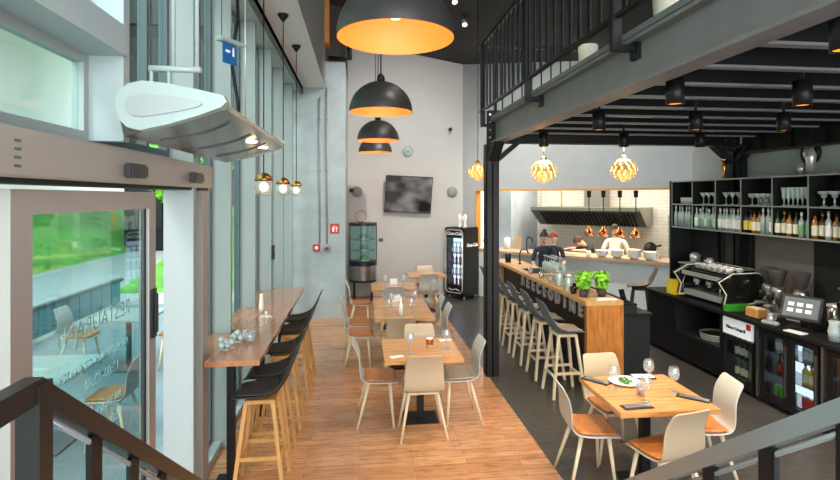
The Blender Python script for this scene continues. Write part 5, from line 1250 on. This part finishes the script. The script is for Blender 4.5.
def rr_path(a, b, z0, z1, r, y):
    P = []
    for cx_, cz2, a0 in ((b - r, z1 - r, 0), (a + r, z1 - r, 90), (a + r, z0 + r, 180), (b - r, z0 + r, 270)):
        for k in range(6): q = math.radians(a0 + k * 18); P.append((cx_ + r * math.cos(q), y, cz2 + r * math.sin(q)))
    return P + [P[0]]
MB().tube(rr_path(-w_ + .03, w_ - .03, .15, 1.61, .1, -dp - .045), .018, 8).build('chrome_trim', 'steel', dr)
MB().box(-w_ + .05, w_ - .05, -dp - .02, -dp - .014, .34, 1.42).build('door_glass', 'pane_clear', dr)
MB().box(-w_ + .01, -w_ + .035, -dp - .085, -dp - .06, .7, 1.1).build('door_handle', 'steel', dr)
text('door_lettering', 'Coca-Cola', .1, 'letter_white', frameM((0, -dp - .041, 1.52), (1, 0, 0), (0, 0, 1)), dr, .002, .35, .003)
MB().tube([(-.16, -dp - .042, .24), (-.06, -dp - .042, .21), (.05, -dp - .042, .24), (.16, -dp - .042, .21)], .012, 6).build('wave_mark', 'letter_white', dr)
text('side_lettering', 'Coca-Cola', .1, 'letter_white', frameM((w_ + .002, .02, 1.25), (0, 1, 0), (0, 0, 1)), t, .002, .35, .004, .95)
for x in (-.22, .22):
    for y in (-.2, .2): MB().tube([(x, y, 0), (x, y, .08)], .025, 8).build('foot', 'steel', t)
Rf = Matrix.Rotation(math.radians(-50), 3, 'Z')
for r_, z in enumerate((.311, .561, .811, 1.061)):
    for i in range(4):
        p = Vector((2.40, 11.98, z)) + Rf @ Vector((-.165 + i * .11, -.14, 0))
        BT['cola' if r_ % 2 == 0 else 'water'](p, 0, f'{"dark cola bottle" if r_ % 2 == 0 else "clear water bottle"}, {ORD[i]} from the door handle, {ORD[r_]} shelf up in the black drinks fridge', 'bottles in the drinks fridge')
def make_horn():
    t = thing('white_figurine', 'x', 'figurine'); MB().lathe([(0, 0), (.05, 0), (.03, .04), (.025, .16), (.05, .22), (.03, .3), (.0, .31)], seg=16).build('body', 'white_gloss', t); MB().tube([(0, 0, .12), (.06, .0, .18), (.08, 0, .26)], .014, 8).build('arm', 'white_gloss', t); return t
hn = Series(make_horn)
hn((2.33, 11.95, 1.661), .5, 'white figurine on top of the black drinks fridge, nearer the television'); hn((2.45, 11.88, 1.661), 2.4, 'white figurine on top of the black drinks fridge, nearer the kitchen hatch')
# concrete pier fittings
YP = 10.2
t = thing('fire_sign', 'red square fire extinguisher sign on the concrete pier', 'sign', (-.49, YP - .001, 1.75)); MB().box(-.09, .09, -.004, 0, -.1, .1).build('plate', 'red', t)
m = MB().box(-.05, -.01, -.007, -.004, -.06, .03).box(-.038, -.022, -.007, -.004, .03, .05).box(-.02, .01, -.007, -.004, .045, .055).box(.02, .045, -.007, -.004, -.06, -.02).box(.015, .05, -.007, -.004, -.01, .04); m.build('pictogram', 'letter_white', t)
t = thing('fire_alarm_button', 'red fire alarm call point on the concrete pier', 'alarm button', (-.84, YP - .001, 1.38)); MB().box(-.07, .07, -.04, 0, -.07, .07, .008).build('box', 'red', t); m = MB().lathe([(0, .04), (.035, .04), (.035, .046), (0, .046)], seg=18); m.bm.transform(Matrix.Rotation(PI / 2, 4, 'X')); m.build('button', 'letter_white', t)
t = thing('alarm_sounder', 'grey and red round alarm sounder beside the call point on the pier', 'alarm', (-.64, YP - .001, 1.38)); m = MB().lathe([(0, 0), (.075, 0), (.07, .06), (.04, .08), (0, .08)], seg=22); m.bm.transform(Matrix.Rotation(PI / 2, 4, 'X')); m.build('body', 'plastic_grey', t); m = MB().lathe([(0, .08), (.03, .08), (.03, .09), (0, .09)], seg=16); m.bm.transform(Matrix.Rotation(PI / 2, 4, 'X')); m.build('lamp', 'red_dark', t)
for i, (x, z1, d) in enumerate(((-.76, 4.3, 'ending at the red call point'), (-.62, 4.5, 'ending at the grey sounder'))):
    t = thing('wall_conduit', 'thin grey conduit pipe down the concrete pier, ' + d, 'pipe', (x - .02, YP - .02, 1.46)); MB().tube([(0, 0, 0), (0, 0, z1 - 1.46)], .016, 8).build('pipe', 'frame_alu', t)
    for z in (.4, 1.4, 2.4): MB().box(-.03, .03, -.018, .018, z, z + .03).build('clip', 'plastic_grey', t)
# terrace furniture outside the entrance
def make_tt():
    t = thing('terrace_table', 'x', 'table'); MB().box(-.4, .4, -.4, .4, .71, .74, .004).build('tabletop', 'plastic_white', t); MB().tube([(0, 0, .02), (0, 0, .71)], .035, 10).build('pedestal', 'frame_dark', t); MB().box(-.25, .25, -.25, .25, 0, .02).build('foot_plate', 'frame_dark', t); return t
tt = Series(make_tt)
for x, y, d in ((-3.4, 3.6, 'nearest the entrance'), (-3.0, 5.3, 'beside the door opening'), (-3.2, 7.6, 'farther along the terrace')):
    tt((x, y, .001), 0, 'white square terrace table outside, ' + d, 'terrace tables'); k = 0
    for dx_, dy_, rz, dd in ((-.62, 0, E_, 'fence side'), (.62, 0, Wt, 'window side')):
        chair['w']((x + dx_, y + dy_, .001), rz, f'white chair on the {dd} of the outdoor table {d}', 'terrace chairs')
